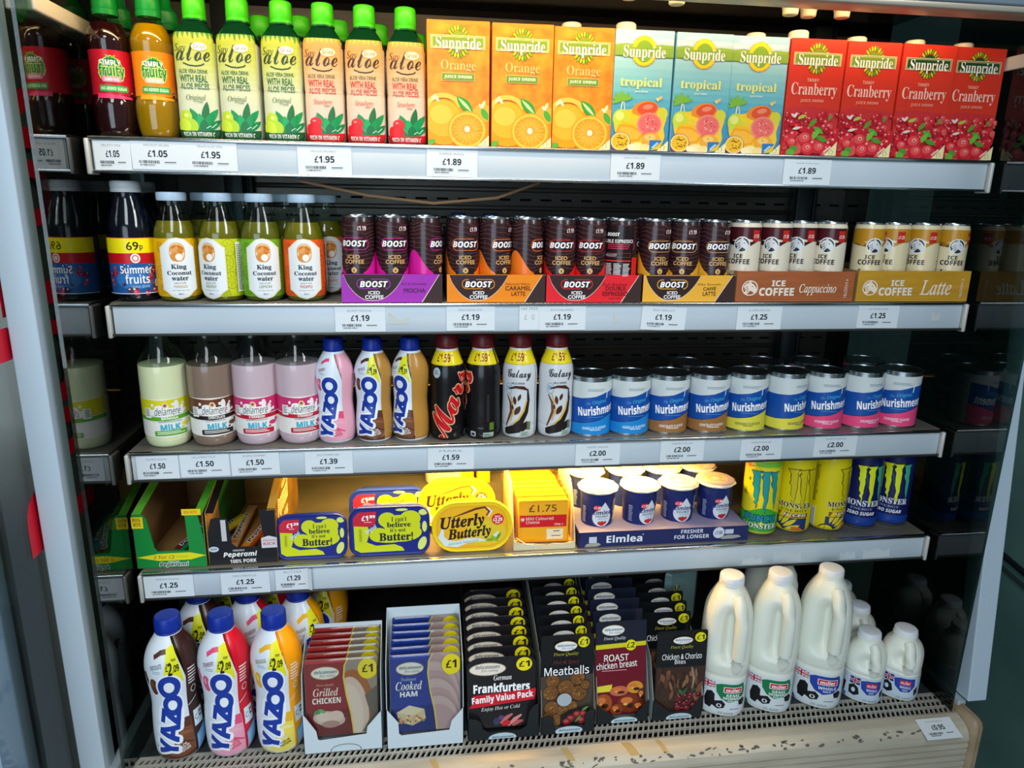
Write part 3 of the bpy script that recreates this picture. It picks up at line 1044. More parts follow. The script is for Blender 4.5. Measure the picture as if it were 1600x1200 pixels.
        A.ell(130, 862, 66, 70, '#8A3A4A').ell(130, 856, 61, 60, '#F6E6A8').ell(130, 856, 55, 54, '#F1B92A')
        for k in range(22):
            a, q = rnd.uniform(0, 6.28), rnd.uniform(8, 42)
            A.ell(130 + q * math.cos(a), 856 + q * math.sin(a), 5, 3.6, '#6A4A1A', 7, rnd.uniform(0, 180))
        A.ell(240, 890, 42, 30, '#F6E2A0').ell(290, 895, 36, 26, '#F2D98A').ell(205, 895, 30, 24, '#F8E8B4')
        A.poly([(318, 842), (395, 842), (395, 850), (318, 915)], '#2A78B8').line([(335, 895), (372, 858)], 12, '#A9D2EE')
    else:
        A.t('TANGY', 195, 388, 275, 410, '#F8B79A', 'sb')
        A.t('Cranberry', 95, 418, 405, 522, '#FFD9C4', 'fb', bold=-.004)
        A.t('JUICE DRINK', 165, 528, 325, 552, '#F6A78E', 'sb')
        for k in range(110):
            y = rnd.uniform(625, 915)
            x = rnd.uniform(62, 448)
            r = 17 + (y - 620) * .06
            c = rnd.choice(['#CC1E2C', '#D8323A', '#B81428', '#E4524E'])
            A.ell(x, y, r, r * 1.02, c, 12)
            A.ell(x - r * .3, y - r * .35, r * .36, r * .3, rnd.choice(['#F08A84', '#F4A8A0', '#E86A66']), 8)
        for cx, cy, ln, wd, rot, col in ((180, 650, 60, 24, 20, '#B8C84A'), (255, 690, 80, 30, 50, '#5E9A34'), (370, 650, 50, 24, 70, '#7A8A3A'), (120, 645, 44, 18, 140, '#F3D6C8'), (135, 640, 40, 18, 60, '#F6E2D6'), (300, 740, 84, 36, -30, '#5AA638'), (282, 770, 95, 38, 55, '#76B83E'), (150, 730, 60, 20, 15, '#E9DCC0'), (330, 800, 90, 34, -20, '#4F962E')):
            A.leaf(cx, cy, ln, wd, rot, col)
        for cx, cy, r in ((215, 800, 50), (240, 870, 46), (320, 860, 44), (130, 830, 36)):
            A.ell(cx, cy, r, r * .95, '#D12A34').ell(cx - 6, cy - 8, r * .75, r * .66, '#E8504E').ell(cx, cy - 12, r * .3, r * .26, '#F6A79C').ell(cx, cy - 10, r * .14, r * .12, '#8A1420', 10)
        A.ell(140, 875, 28, 26, '#4E9430').ell(125, 900, 28, 26, '#66A83A')
    A.poly([(440, 812 if kind == 'c' else 842), (440, 915), (355 if kind == 'c' else 365, 915)], '#EFE3A8')
    A.line([(395, 905), (390, 888), (405, 872), (418, 888), (410, 905)], 3, '#5A6A2A')
    if kind == 'c': A.line([(352, 892), (398, 850)], 13, '#F4C9B4')
    A.build('front_print', Flat(0), t, clip=(-45.4, .3, 45.4, 171.6))
    c = lathe('screw_cap', [(170.5, 13.5), (174, 14), (174.5, 15.5), (184, 15.3), (186, 13.5)], M('#EFE6C8', .4), t, 40, rib=.35)
    c.location = (capx, .052, -.003)
    return t


def capat(t, x, y, z):
    c = [k for k in t.children if k.name.startswith('screw_cap')][0]
    c.location = (x, y, z)


go, gt, gc_ = 'orange juice drink cartons', 'tropical juice drink cartons', 'cranberry juice drink cartons'
o1 = carton('orange carton beside the peach aloe bottles', (-.182, .004, Z1), 'o', go, 0, .0)
o2 = dup(o1, (-.087, .004, Z1), .0, 'orange carton, middle of the three')
o3 = dup(o1, (.006, .006, Z1), -.02, 'orange carton beside the pale blue cartons, its cap showing')
t1 = carton('pale blue tropical carton beside the orange cartons, cap showing', (.098, .004, Z1), 't', gt, .0, -.022)
t2 = dup(t1, (.193, .005, Z1), .03, 'pale blue tropical carton, middle of the three, top dented')
t3 = dup(t1, (.2845, .007, Z1), -.01, 'pale blue tropical carton beside the red cartons')
c1 = carton('red cranberry carton beside the pale blue cartons', (.3780, .004, Z1), 'c', gc_, 0., -.022)
c2 = dup(c1, (.4725, .005, Z1), .01, 'red cranberry carton, second from the pale blue cartons')
c3 = carton('red cranberry carton with dark green logo, second from the right glass', (.5675, .004, Z1), 'c', gc_, -.01, .0, '#1E4A26')
c4 = dup(c3, (.659, .008, Z1), .0, 'red cranberry carton at the right end of the top shelf')
capat(o1, 0, .050, -.009)
capat(o2, 0, .050, -.009)
for t_, x, y, z in ((o3, -.012, .046, .0), (t1, -.022, .030, .0), (t2, 0, .050, -.008), (t3, .010, .046, -.001), (c1, -.022, .028, .001), (c2, -.006, .044, .0), (c3, .002, .046, .0), (c4, .002, .046, .0)):
    capat(t_, x, y, z)
# ------------------------------------------------------------------ second shelf
def summer(label, loc, rz):
    t = thing('fruit_drink_bottle', label, 'bottle', loc, face(*loc[:2], rz), 'dark fruit drink bottles')
    b = Body([(0, 26), (3, 30), (10, 32), (14, 33), (96, 33), (112, 31.5), (130, 26.5), (146, 20.5), (156, 19), (162, 18.5)], it=2)
    b.lathe('bottle_body', PET_CLEAR, t, cap0=False, cap1=False)
    b.lathe('juice', M('#0C0F1E', .1, 0, .3), t, 1, 158, off=-.5)
    sleeve = b.lathe('label_sleeve', M('#1E4E92', .35), t, 13, 94, off=.2, cap0=False, cap1=False)
    A = Art(808, 870, .2197, .2333, .35)
    A.rect(560, 625, 1056, 815, '#1F5A9E').ell(800, 720, 130, 70, '#2F78BE')
    A.rect(560, 560, 1056, 626, '#C4121E').rect(560, 466, 1056, 561, '#F4E60A').rect(560, 465, 1056, 469, '#D83A1A')
    A.t('69', 765, 490, 840, 542, '#1A1A14', 's', bold=.02).t('p', 845, 512, 866, 548, '#1A1A14', 's', bold=.015)
    A.ring(813, 593, 20, 30, '#F2EDE4', 24).ell(813, 593, 15, 15, '#F2EDE4')
    for k in range(26):
        x = rnd.choice([rnd.uniform(640, 740), rnd.uniform(880, 1000), rnd.uniform(680, 960)])
        y = rnd.uniform(640, 810) if x < 740 or x > 880 else rnd.uniform(788, 812)
        r = rnd.uniform(10, 24)
        A.ell(x, y, r, r, rnd.choice(['#7A1A3A', '#A0243A', '#3A1A3A', '#C23A4A']), 11).ell(x - r * .3, y - r * .3, r * .35, r * .3, rnd.choice(['#E87A8A', '#B86A9A', '#E9E0F0']), 7)
    for k in range(10): A.ell(rnd.uniform(690, 960), rnd.uniform(630, 665), 4, 4, '#CFE2F4', 7)
    A.t('Summer', 716, 640, 908, 688, '#F6F8FA', 'sb').t('fruits', 742, 693, 886, 752, '#F6F8FA', 'sb').t('juice drink', 778, 760, 884, 784, '#BFE0F6', 'sm')
    A.rrect(925, 730, 972, 775, 10, '#DCE3C8').micro(932, 738, 966, 768, 4, '#5A6A4A')
    A.rect(560, 812, 1056, 817, '#D8DCE0')
    A.build('label_print', b, sleeve)
    lathe('cap', [(159, 21), (163, 21.3), (163.6, 20.6), (165, 20.6), (166, 21.3), (173, 20.8), (175, 19)], M('#B9C0C4', .4), t, 56, rib=.4)
    return t


s1 = summer('dark fruit drink bottle with yellow 69p band, left end of the second shelf', (-.672, .034, Z2), .03)
dup(s1, (-.680, .118, Z2), .3, 'dark bottle with grey cap behind the 69p fruit drink bottle')


def king(label, loc, rz, col, flav, ink, turn=0.):
    t = thing('coconut_water_bottle', label, 'bottle', loc, face(*loc[:2], rz), 'round glass coconut water bottles')
    b = Body([(0, 24), (3, 28.5), (10, 30.5), (14, 31.2), (94, 31.2), (106, 29.5), (120, 24.5), (134, 19), (142, 17.2), (150, 17)], it=2)
    b.lathe('glass_bottle', GLASS, t, cap0=False, cap1=False)
    b.lathe('coconut_water', M('#7C7010' if flav != 'LEMON' else '#706C16', .15, 0, .2), t, 1.5, 119, off=-1.2)
    sleeve = b.lathe('label_sleeve', M(col, .4), t, 8, 94, off=.2, cap0=False, cap1=False)
    A = Art(217, 890, .2, .2192, .42)
    # line drawn fruit on the coloured ground
    dk = {'MANGO': '#B5820A', 'PASSIONFRUIT': '#8E9A10', 'LEMON': '#3F7A1A', 'PINEAPPLE': '#A83410'}[flav]
    for cx, cy, r in ((365, 520, 50), (350, 620, 44), (372, 740, 52), (330, 830, 26), (90, 520, 30), (80, 690, 40), (90, 800, 30), (440, 560, 40), (450, 680, 50), (440, 800, 40)):
        A.ring(cx, cy, r - 2.5, r, dk, 22, ky=1.15)
        for k in range(7):
            a = k * .9
            A.line([(cx + r * .25 * math.cos(a), cy + r * .25 * math.sin(a)), (cx + r * .75 * math.cos(a), cy + r * .85 * math.sin(a))], 2.2, dk)
    badge = [(105, 525), (125, 510), (150, 488), (175, 470), (217, 462), (258, 470), (285, 488), (308, 510), (328, 525), (328, 800), (300, 818), (270, 848), (217, 866), (163, 848), (133, 818), (105, 800)]
    A.poly([(217 + (x - 217) * 1.08, 664 + (y - 664) * 1.04) for x, y in badge], '#E9E4C0')
    A.poly(badge, '#E6ECEE')
    A.rrect(165, 488, 268, 615, 46, '#D98A2A').rrect(170, 493, 263, 610, 42, '#F2D9B0')
    A.ell(216, 535, 46, 36, '#E3A050').ell(240, 520, 24, 10, '#C9741E', rot=30).ell(195, 515, 20, 8, '#C9741E', rot=-30).ell(200, 582, 30, 30, '#D98A2A').ell(226, 584, 26, 28, '#FBF6EA').ring(226, 584, 24, 28, '#C98A3A', 20)
    for k in range(6): A.line([(240, 560), (240 + 26 * math.cos(k), 545 - 20 * abs(math.sin(k)))], 4, '#C97A22')
    A.t('King', 168, 632, 268, 672, '#1C1C1C', 'fb', bold=.012).t('Coconut', 138, 676, 300, 704, '#1C1C1C', 'fb', bold=.015).t('water', 165, 712, 275, 742, '#1C1C1C', 'fb', bold=.015)
    A.t('infused with', 178, 752, 256, 766, '#555555', 'fi').t(flav, 176, 772, 262, 792, ink, 's')
    A.t('One Happy Crazy Twist', 166, 804, 272, 814, '#8A8A8A', 's').t('280ml e', 200, 828, 236, 838, '#555555', 's')
    A.rect(410, 482, 470, 822, '#E8E8DA').micro(416, 500, 464, 815, 26, '#6A6A55')
    A.build('label_print', b, sleeve)
    lathe('lid', [(148, 20.3), (150, 21), (158, 21), (160, 20), (160.6, 16)], M('#B9D0E2', .35), t, 40, rib=.2)
    return t


k1 = king('coconut water bottle with mustard yellow label beside the dark 69p bottle', (-.609, .033, Z2), .02, '#E8AE0C', 'MANGO', '#C9A24A')
k2 = king('coconut water bottle with lime yellow label turned to the side', (-.5435, .033, Z2), -.62, '#C6CF1E', 'PASSIONFRUIT', '#8E9A3A')
k3 = king('coconut water bottle with leaf green label', (-.4835, .033, Z2), .03, '#6FAE22', 'LEMON', '#7A9A3A')
k4 = king('coconut water bottle with orange red label beside the purple tray', (-.4205, .033, Z2), .0, '#EA5A1C', 'PINEAPPLE', '#D8541E')
for x, y, src, nm in ((-.582, .108, k1, 'mustard yellow'), (-.522, .110, k2, 'lime yellow'), (-.458, .112, k3, 'leaf green'), (-.396, .114, k4, 'orange red')):
    dup(src, (x, y, Z2), .3, 'coconut water bottle in shade behind the %s labelled one' % nm)

LIDM = M('#C9CFD2', .25, 1.)


def can_body(t, r, h, col, rim=2.4, metal=0., coat=.3):
    b = Body([(0, r - 6), (1.5, r - 4), (7, r - .6), (10, r), (h - 12, r), (h - 7, r - 1), (h - 3, r - rim)], it=1)
    b.lathe('can_body', M(col, .28, metal, coat), t, cap0=True, cap1=False)
    lathe('can_rim', [(h - 4, r - rim - .4), (h - 2.5, r - rim + .9), (h - .4, r - rim + .9), (h, r - rim + .3), (h, r - rim - .8), (h - 4.5, r - rim - 2), (h - 4.5, 4)], LIDM, t, 40)
    lathe('ring_pull', [(h - 4.4, 9), (h - 3.4, 9.5), (h - 3, 8.5)], LIDM, t, 16)
    return b


def boost(label, loc, rz, col, group, back=False):
    t = thing('iced_coffee_can', label, 'can', loc, face(*loc[:2], rz), group)
    b = can_body(t, 25.6, 130, '#2E171A')
    A = Art(495, 700, .2297, .2297, .3, .2)
    for k in range(13):          # contour lines
        y = 150 + k * 28
        A.line([(140 + i * 40, y + 16 * math.sin(i * .62 + k * .4) + 6 * math.sin(i * 1.9)) for i in range(19)], 4.5, '#5E3A3C')
    for s in (-1, 1):
        for off in (0, 480 * 0):
            hill = [(495 + s * (60 + 12 * k), 520 - 165 * math.exp(-((k - 12) / 7.2) ** 2)) for k in range(25)]
            A.poly(hill + [(495 + s * 348, 705), (495 + s * 60, 705)], col)
    A.rect(430, 505, 560, 700, '#2E171A')
    drop = [(498, 470)] + ellp(498, 492, 19, 19, 14, 0, -35, 215)
    A.poly(drop, '#D9B06A').ell(498, 494, 4, 9, '#3A1E1E')
    A.rrect(405, 278, 600, 358, 36, col if col not in ('#E8A92C',) else '#D9A05A').rrect(409, 282, 596, 354, 33, '#331A1C')
    A.rect(560, 270, 585, 288, '#331A1C')
    A.t('BOOST', 410, 296, 586, 336, '#FFFFFF', 'sbi', bold=.02)
    A.t('ICED', 455, 390, 538, 416, '#E3B36A', 's', bold=.035).t('COFFEE', 433, 422, 565, 450, '#E3B36A', 's', bold=.035)
    A.ell(555, 215, 32, 34, '#7A2A2A' if back is None else '#4A2224').t('£1.19', 528, 202, 584, 230, '#F4EDE8', 'sbi')
    # back text, seen on turned cans
    A.rect(760, 180, 800, 690, '#241214')
    for q0 in (805, 175):
        A.rect(q0, 290, q0 + 45, 300, '#A03A5A').rect(q0, 400, q0 + 50, 404, '#C9A0A8').micro(q0, 410, q0 + 48, 500, 9, '#D8D0D0').micro(q0, 310, q0 + 48, 380, 6, '#A08A8E')
    A.build('can_print', b, t, clip=(-80, 8, 80, 121))
    if back:
        B = Art(710, 700, .2297, .2297, .3, .2)
        B.rect(605, 180, 792, 700, '#1E1012')
        B.t('BOOST', 608, 215, 705, 248, '#FFFFFF', 'sbi').rrect(600, 210, 720, 256, 20, '#1E1012') if False else B.t('BOOST', 612, 226, 700, 250, '#FFFFFF', 'sbi', bold=.02)
        B.t('DOUBLE ESPRESSO', 560, 272, 788, 296, '#F3EDEA', 's', bold=.03)
        B.micro(620, 304, 770, 345, 3, '#C0384A').t('BOOST', 612, 372, 688, 390, '#E8E0E0', 'sm')
        B.frame(600, 365, 775, 395, 2, '#B03A3A').rect(610, 415, 780, 424, '#D0352C')
        for i in range(3):
            B.micro(612 + i * 58, 438, 660 + i * 58, 530, 9, '#E6DEDC')
        B.rect(785, 395, 830, 700, col)
        B.build('nutrition_panel', b, t, clip=(-30, 8, 30, 121), base=4.0 * 0 + 3.2)
    return t


def tray_box(label, name, x0, x1, h, depth, col, inner, loc_y=0.):
    """low printed cardboard tray, open above"""
    t = thing(name, label, 'tray', ((x0 + x1) / 2, loc_y, Z2), 0, 'printed cardboard can trays')
    w = (x1 - x0)
    hw = w / 2
    box('tray_front', -hw, hw, -.0012, 0, 0, h, M(col, .5), t)
    bm = bmesh.new()
    add_box(bm, -hw, hw, depth - .001, depth, 0, h)
    add_box(bm, -hw, -hw + .001, 0, depth, 0, h)
    add_box(bm, hw - .001, hw, 0, depth, 0, h)
    add_box(bm, -hw, hw, 0, depth, 0, .001)
    bm_obj('tray_walls', bm, M(inner, .6), t)
    return t, w * 1000


def boost_tray(label, x0, x1, col, big, small, ink, sub2=None):
    t, w = tray_box(label, 'can_tray', x0, x1, .0435, .212, '#33201F', '#3A2826')
    A = Art(496.5, 707, w / 703., .0435e3 / 197., .5)     # 703 x 197 picture units
    A.rect(145, 510, 848, 707, col)
    bowl = [(162, 514)] + [(162 + k * 20.5, 520 + 172 * math.sin(min(PI / 2 * k / 8.5, PI / 2 * (20 - k) / 9.5)) ** .75) for k in range(1, 20)] + [(575, 522), (580, 514)]
    A.poly([(x, y + 4) for x, y in bowl], '#F0D8C8')
    A.poly(bowl, '#33201F')
    A.poly([(825, 512), (848, 512), (848, 707), (700, 707)], '#F0D8C8').poly([(829, 512), (850, 512), (850, 708), (706, 708)], '#3A2624')
    A.rrect(250, 543, 485, 614, 34, col).rrect(255, 548, 480, 609, 31, '#33201F').rect(300, 540, 350, 552, '#33201F').rect(400, 606, 450, 616, '#33201F')
    A.t('BOOST', 272, 558, 466, 602, '#FFFFFF', 'sbi', bold=.025)
    A.t('ICED', 330, 628, 410, 652, '#FFFFFF', 's', bold=.04).t('COFFEE', 306, 657, 434, 684, '#FFFFFF', 's', bold=.04)
    A.t(small, 562, 570, 738, 588, ink, 's')
    L = big if isinstance(big, list) else [big]
    y = 608 if len(L) == 1 else 592
    for k, s in enumerate(L):
        x0_, x1_ = (575, 728) if len(L) == 1 else ((560, 748) if len(s) > 6 else (605, 705) if len(s) < 6 else (580, 730))
        A.t(s, x0_, y, x1_, y + 31, ink, 's', bold=.03)
        y += 39
    if sub2: A.t(sub2, 610, 674, 700, 688, ink, 's')
    A.build('tray_print', Flat(-1.2), t, clip=(-w / 2, 0, w / 2, 43.5))
    return t


boost_tray('purple iced coffee tray reading MOCHA', -.363, -.208, '#A32FB2', 'MOCHA', 'Rich & Chocolatey', '#4A1A4A')
boost_tray('orange iced coffee tray reading CARAMEL LATTE', -.201, -.0445, '#F08A12', ['CARAMEL', 'LATTE'], 'Deliciously Mellow', '#6A2A0A')
boost_tray('red iced coffee tray reading DOUBLE ESPRESSO', -.0425, .1145, '#E4202E', ['DOUBLE', 'ESPRESSO'], 'Full Bodied', '#6A0A14', 'with milk')
boost_tray('yellow and brown iced coffee tray reading CAFFE LATTE', .1175, .2745, '#F0B23A', ['CAFFÈ', 'LATTE'], 'Silky Smooth', '#5A3A14')
BOOSTS = [('#D91A9A', 'purple', [(-.3365, -.35), (-.2845, .12), (-.2330, 1.05)]), ('#F2761A', 'orange', [(-.1735, .12), (-.1225, .62), (-.0715, 1.1)]),
          ('#E3241C', 'red', [(-.0165, .1), (.0340, .0), (.0850, 0)]), ('#E8A92C', 'yellow and brown', [(.1420, .42), (.1930, -.05), (.2440, .38)])]
POSN = ['first', 'middle', 'last']
for col, nm, L in BOOSTS:
    src = None
    for i, (x, rz) in enumerate(L):
        lb = 'dark brown slim can, %s from left, front row of the %s tray' % (['first', 'second', 'third'][i], nm)
        g = 'slim cans in the %s tray' % nm
        if nm.startswith('red') and i == 2:
            boost('dark brown slim can turned to its nutrition panel in the red tray', (x, .0275, Z2 + .0012), 0., col, g, True)
        elif src is None:
            src = boost(lb, (x, .0275, Z2 + .0012), rz, col, g)
        else:
            dup(src, (x, .0275, Z2 + .0012), face(x, .0275, rz), lb)
    for i, (x, rz) in enumerate(L):
        dup(src, (x, .0800, Z2 + .0012), rnd.uniform(-1, 1), 'dark brown slim can, %s from left, second row of the %s tray' % (['first', 'second', 'third'][i], nm))
# blue bottle caps far behind the orange tray
for x in (-.168, -.108):
    t = thing('capped_bottle', 'dark bottle with blue cap behind the %s can of the orange tray' % ('first' if x < -.15 else 'second'), 'bottle', (x, .245, Z2), 0, 'blue capped bottles behind the iced coffee')
    lathe('bottle_body', [(0, 24), (3, 27), (100, 27), (112, 20), (120, 13)], M('#1A1A1E', .3), t, 28)
    lathe('cap', [(118, 14.5), (131, 14.2), (132, 12)], M('#1C4FA8', .4), t, 40, rib=.4)


# ice coffee ------------------------------------------------------------------------------------
def horse(A, cx, cy, r, ring, fill, dark):
    A.ell(cx, cy, r, r, ring, 26).ell(cx, cy, r * .86, r * .86, dark, 26)
    k = r / 48.
    P = [(-38, -8), (-26, -26), (-8, -34), (2, -46), (8, -32), (20, -24), (34, -8), (44, 12), (42, 28), (28, 34), (16, 22), (4, 16), (-6, 26), (-16, 40), (-34, 34), (-26, 16)]
    A.poly([(cx + x * k, cy + y * k) for x, y in P], fill)
    for a in ((-30, 2, -12, -12), (-28, 14, -10, 2), (-20, 26, -6, 12)):
        A.line([(cx + a[0] * k, cy + a[1] * k), (cx + a[2] * k, cy + a[3] * k)], 4 * k, dark)
    A.ell(cx + 14 * k, cy - 10 * k, 4 * k, 3 * k, dark, 8)


def icecoffee(label, loc, rz, top, word, group, body='#E3D9C2'):
    t = thing('iced_coffee_can', label, 'can', loc, face(*loc[:2], rz), group)
    b = can_body(t, 25.6, 130, body)
    A = Art(360, 590, .272, .272, .3, .2)      # picture units: can 265..455 wide, top at 155
    A.poly([(60, 100), (660, 100), (660, 232), (455, 232), (360, 292 - 80), (265, 232), (60, 232)], top)
    A.poly([(60, 225), (262, 225), (330, 262), (330, 236), (60, 200)], top).poly([(660, 225), (458, 225), (390, 262), (390, 236), (660, 200)], top)
    horse(A, 346, 252, 48, '#E9EAE4', '#D9DCDC', '#232A3A')
    A.t('ICE', 300, 308, 357, 332, '#3A2E2C', 'sb', bold=.02).t('COFFEE', 262, 337, 400, 368, '#3A2E2C', 'sb', bold=.03)
    A.t(word, 255, 396, 415, 450, '#4A3A34', 'fi')
    A.rect(410, 165, 456, 232, '#C42A20').t('£1.25', 414, 190, 452, 210, '#FBEDE6', 'sb')
    A.micro(120, 240, 200, 480, 16, '#B0A48A').micro(520, 240, 600, 480, 16, '#B0A48A')
    A.build('can_print', b, t, clip=(-80, 8, 80, 120))
    return t


CAP = [(.2985, -.02, .0275), (.3525, -.08, .0275), (.4055, -.12, .040), (.4515, -.02, .0270)]
gcap, glat = 'cream slim cans in the brown cappuccino tray', 'gold topped slim cans in the mustard latte tray'
src = None
for i, (x, rz, y) in enumerate(CAP):
    lb = 'cream slim can with maroon top, %s from left in the brown tray' % ['first', 'second', 'third, pushed back,', 'fourth'][i]
    if src is None: src = icecoffee(lb, (x, y, Z2 + .0012), rz, '#4A141A', 'Cappuccino', gcap)
    else: dup(src, (x, y, Z2 + .0012), face(x, y, rz), lb)
for i, x in enumerate((.312, .372, .431, .4785)):
    dup(src, (x, .083, Z2 + .0012), rnd.uniform(-.8, .8), 'cream slim can with maroon top, %s from left, back row of brown tray' % ['first', 'second', 'third', 'fourth'][i])
src = None
for i, (x, rz, y) in enumerate([(.5235, .52, .0275), (.5735, -.30, .0345), (.6265, -.15, .0300), (.680, .55, .0280)]):
    lb = 'cream slim can with gold top, %s from left in the mustard tray' % ['first', 'second', 'third', 'fourth'][i]
    if src is None: src = icecoffee(lb, (x, y, Z2 + .0012), rz, '#C08A1E', 'Latte', glat, '#E6D7AE')
    else: dup(src, (x, y, Z2 + .0012), face(x, y, rz), lb)


def ice_tray(label, x0, x1, h, col, word, ink):
    t, w = tray_box(label, 'can_tray', x0, x1, h, .165, col, '#9A7A52')
    t.children[0].data.materials[0] = noise_mat('card_' + word, col, '#%02X%02X%02X' % tuple(min(255, int(int(col[i:i + 2], 16) * 1.10)) for i in (1, 3, 5)), 14, .6, stretch=(1, 1, 7))
    A = Art(462.5, 612, w / 715., h * 1000 / 190., .6)
    wh = '#F0E0CE'
    horse(A, 187, 527, 48, wh, wh, col)
    A.t('ICE', 315, 478, 398, 516, wh, 'sb', bold=.04).t('COFFEE', 243, 524, 455, 576, wh, 'sb', bold=.05)
    if word == 'Cappuccino': A.t(word, 485, 500, 712, 572, wh, 'fi', bold=.012)
    else: A.t(word, 505, 478, 705, 572, wh, 'fi', bold=.012)
    A.t('18x250ml e', 770 - 60, 520, 770 + 60, 540, wh, 'sm', rot=90)
    A.build('tray_print', Flat(-1.2), t, clip=(-w / 2, 0, w / 2, h * 1000))
    return t


ice_tray('brown cardboard tray reading Cappuccino', .2775, .488, .0505, '#9C552A', 'Cappuccino', '')
ice_tray('mustard cardboard tray reading Latte', .494, .704, .0520, '#B8891E', 'Latte', '')
# ------------------------------------------------------------------ third shelf
def delamere(label, loc, rz, milk, lab, band, ink, flav, group, dark=False):
    t = thing('milk_bottle', label, 'bottle', loc, face(*loc[:2], rz), group)
    b = Body([(0, 27), (3, 31.5), (10, 34), (16, 35.4), (128, 35.4), (138, 34.2), (150, 28.5), (165, 20.5), (178, 16.2), (196, 15.5)], it=2)
    b.lathe('glass_bottle', GLASS, t, z0=132.5, cap0=False, cap1=False)
    b.lathe('milk', M(milk, .16, 0, .4), t, 0, 133, off=0)
    A = Art(335, 915, .2185, .2185, .4)
    A.poly([(80, 535), (335, 552), (600, 535), (600, 815), (335, 832), (80, 815)], '#EDEAE2')
    A.poly([(80, 535), (335, 552), (600, 535), (600, 655), (335, 672), (80, 655)], lab)
    for cx, cy, rx, ry in ((345, 600, 22, 26), (420, 590, 18, 34), (395, 585, 10, 12), (258, 585, 10, 12), (300, 605, 30, 18), (460, 610, 14, 18), (330, 640, 90, 34), (400, 640, 80, 32), (470, 585, 9, 10), (255, 640, 40, 22), (490, 635, 12, 12)):
        A.ell(cx, cy, rx, ry, '#F4F1EC', 16)
    A.ell(343, 590, 20, 20, '#F3D9B0').leaf(343, 590, 34, 9, 90, '#B0562A').leaf(343, 590, 34, 9, 30, '#B0562A').leaf(343, 590, 34, 9, -30, '#B0562A').ell(343, 590, 5, 5, '#5A2A1A', 8)
    A.t('delamere', 272, 604, 446, 662, '#2E4A4A', 'sm', shear=.15)
    A.poly([(80, 660), (335, 676), (600, 660), (600, 690), (335, 706), (80, 690)], band)
    A.t(flav, 312, 676, 425, 696, '#F8F6EE', 'sb', bold=.02)
    A.micro(290, 708, 455, 724, 1, '#A9B4BC').t('MiLK', 300, 728, 434, 776, '#3FB0CC', 'sb', bold=.05)
    A.rrect(258, 778, 486, 816, 6, band).micro(275, 786, 470, 810, 2, '#EDEAE2')
    A.ell(480, 740, 30, 16, lab, 14).ell(455, 765, 10, 8, lab, 10).ell(510, 720, 12, 14, lab, 10)
    A.rect(195, 605, 245, 680, '#F2F0EA').micro(202, 614, 238, 672, 5, '#4A524E')
    A.rect(545, 550, 600, 800, band if dark else lab).micro(553, 560, 592, 790, 18, '#D8C8C8')
    sleeve = b.lathe('label_sleeve', M('#EDEAE2', .4), t, 22, 82, off=.15, cap0=False, cap1=False)
    A.build('label_print', b, sleeve)
    lathe('cap', [(186, 17.5), (199, 17.5), (201, 16)], M('#D8E0E4', .4), t, 32)
    return t


d1 = delamere('pale yellow banana milk bottle with lime label, left end of third shelf', (-.651, .042, Z3), -.12, '#DCE3B4', '#D9D21E', '#58A81E', '', 'BANANA', 'milk bottles with splash labels')
d2 = delamere('chocolate milk bottle with brown splash label', (-.579, .042, Z3), -.1, '#8A7464', '#6A3E28', '#2A1A1A', '', 'CHOCOLATE', 'milk bottles with splash labels', True)
d3 = delamere('pink strawberry milk bottle next to the chocolate milk bottle', (-.510, .042, Z3), -.25, '#CDB4BC', '#D2336E', '#C01A34', '', 'STRAWBERRY', 'milk bottles with splash labels')
dup(d3, (-.4425, .042, Z3), face(-.4425, .042, .02), 'pink strawberry milk bottle next to the slim milkshake bottles')


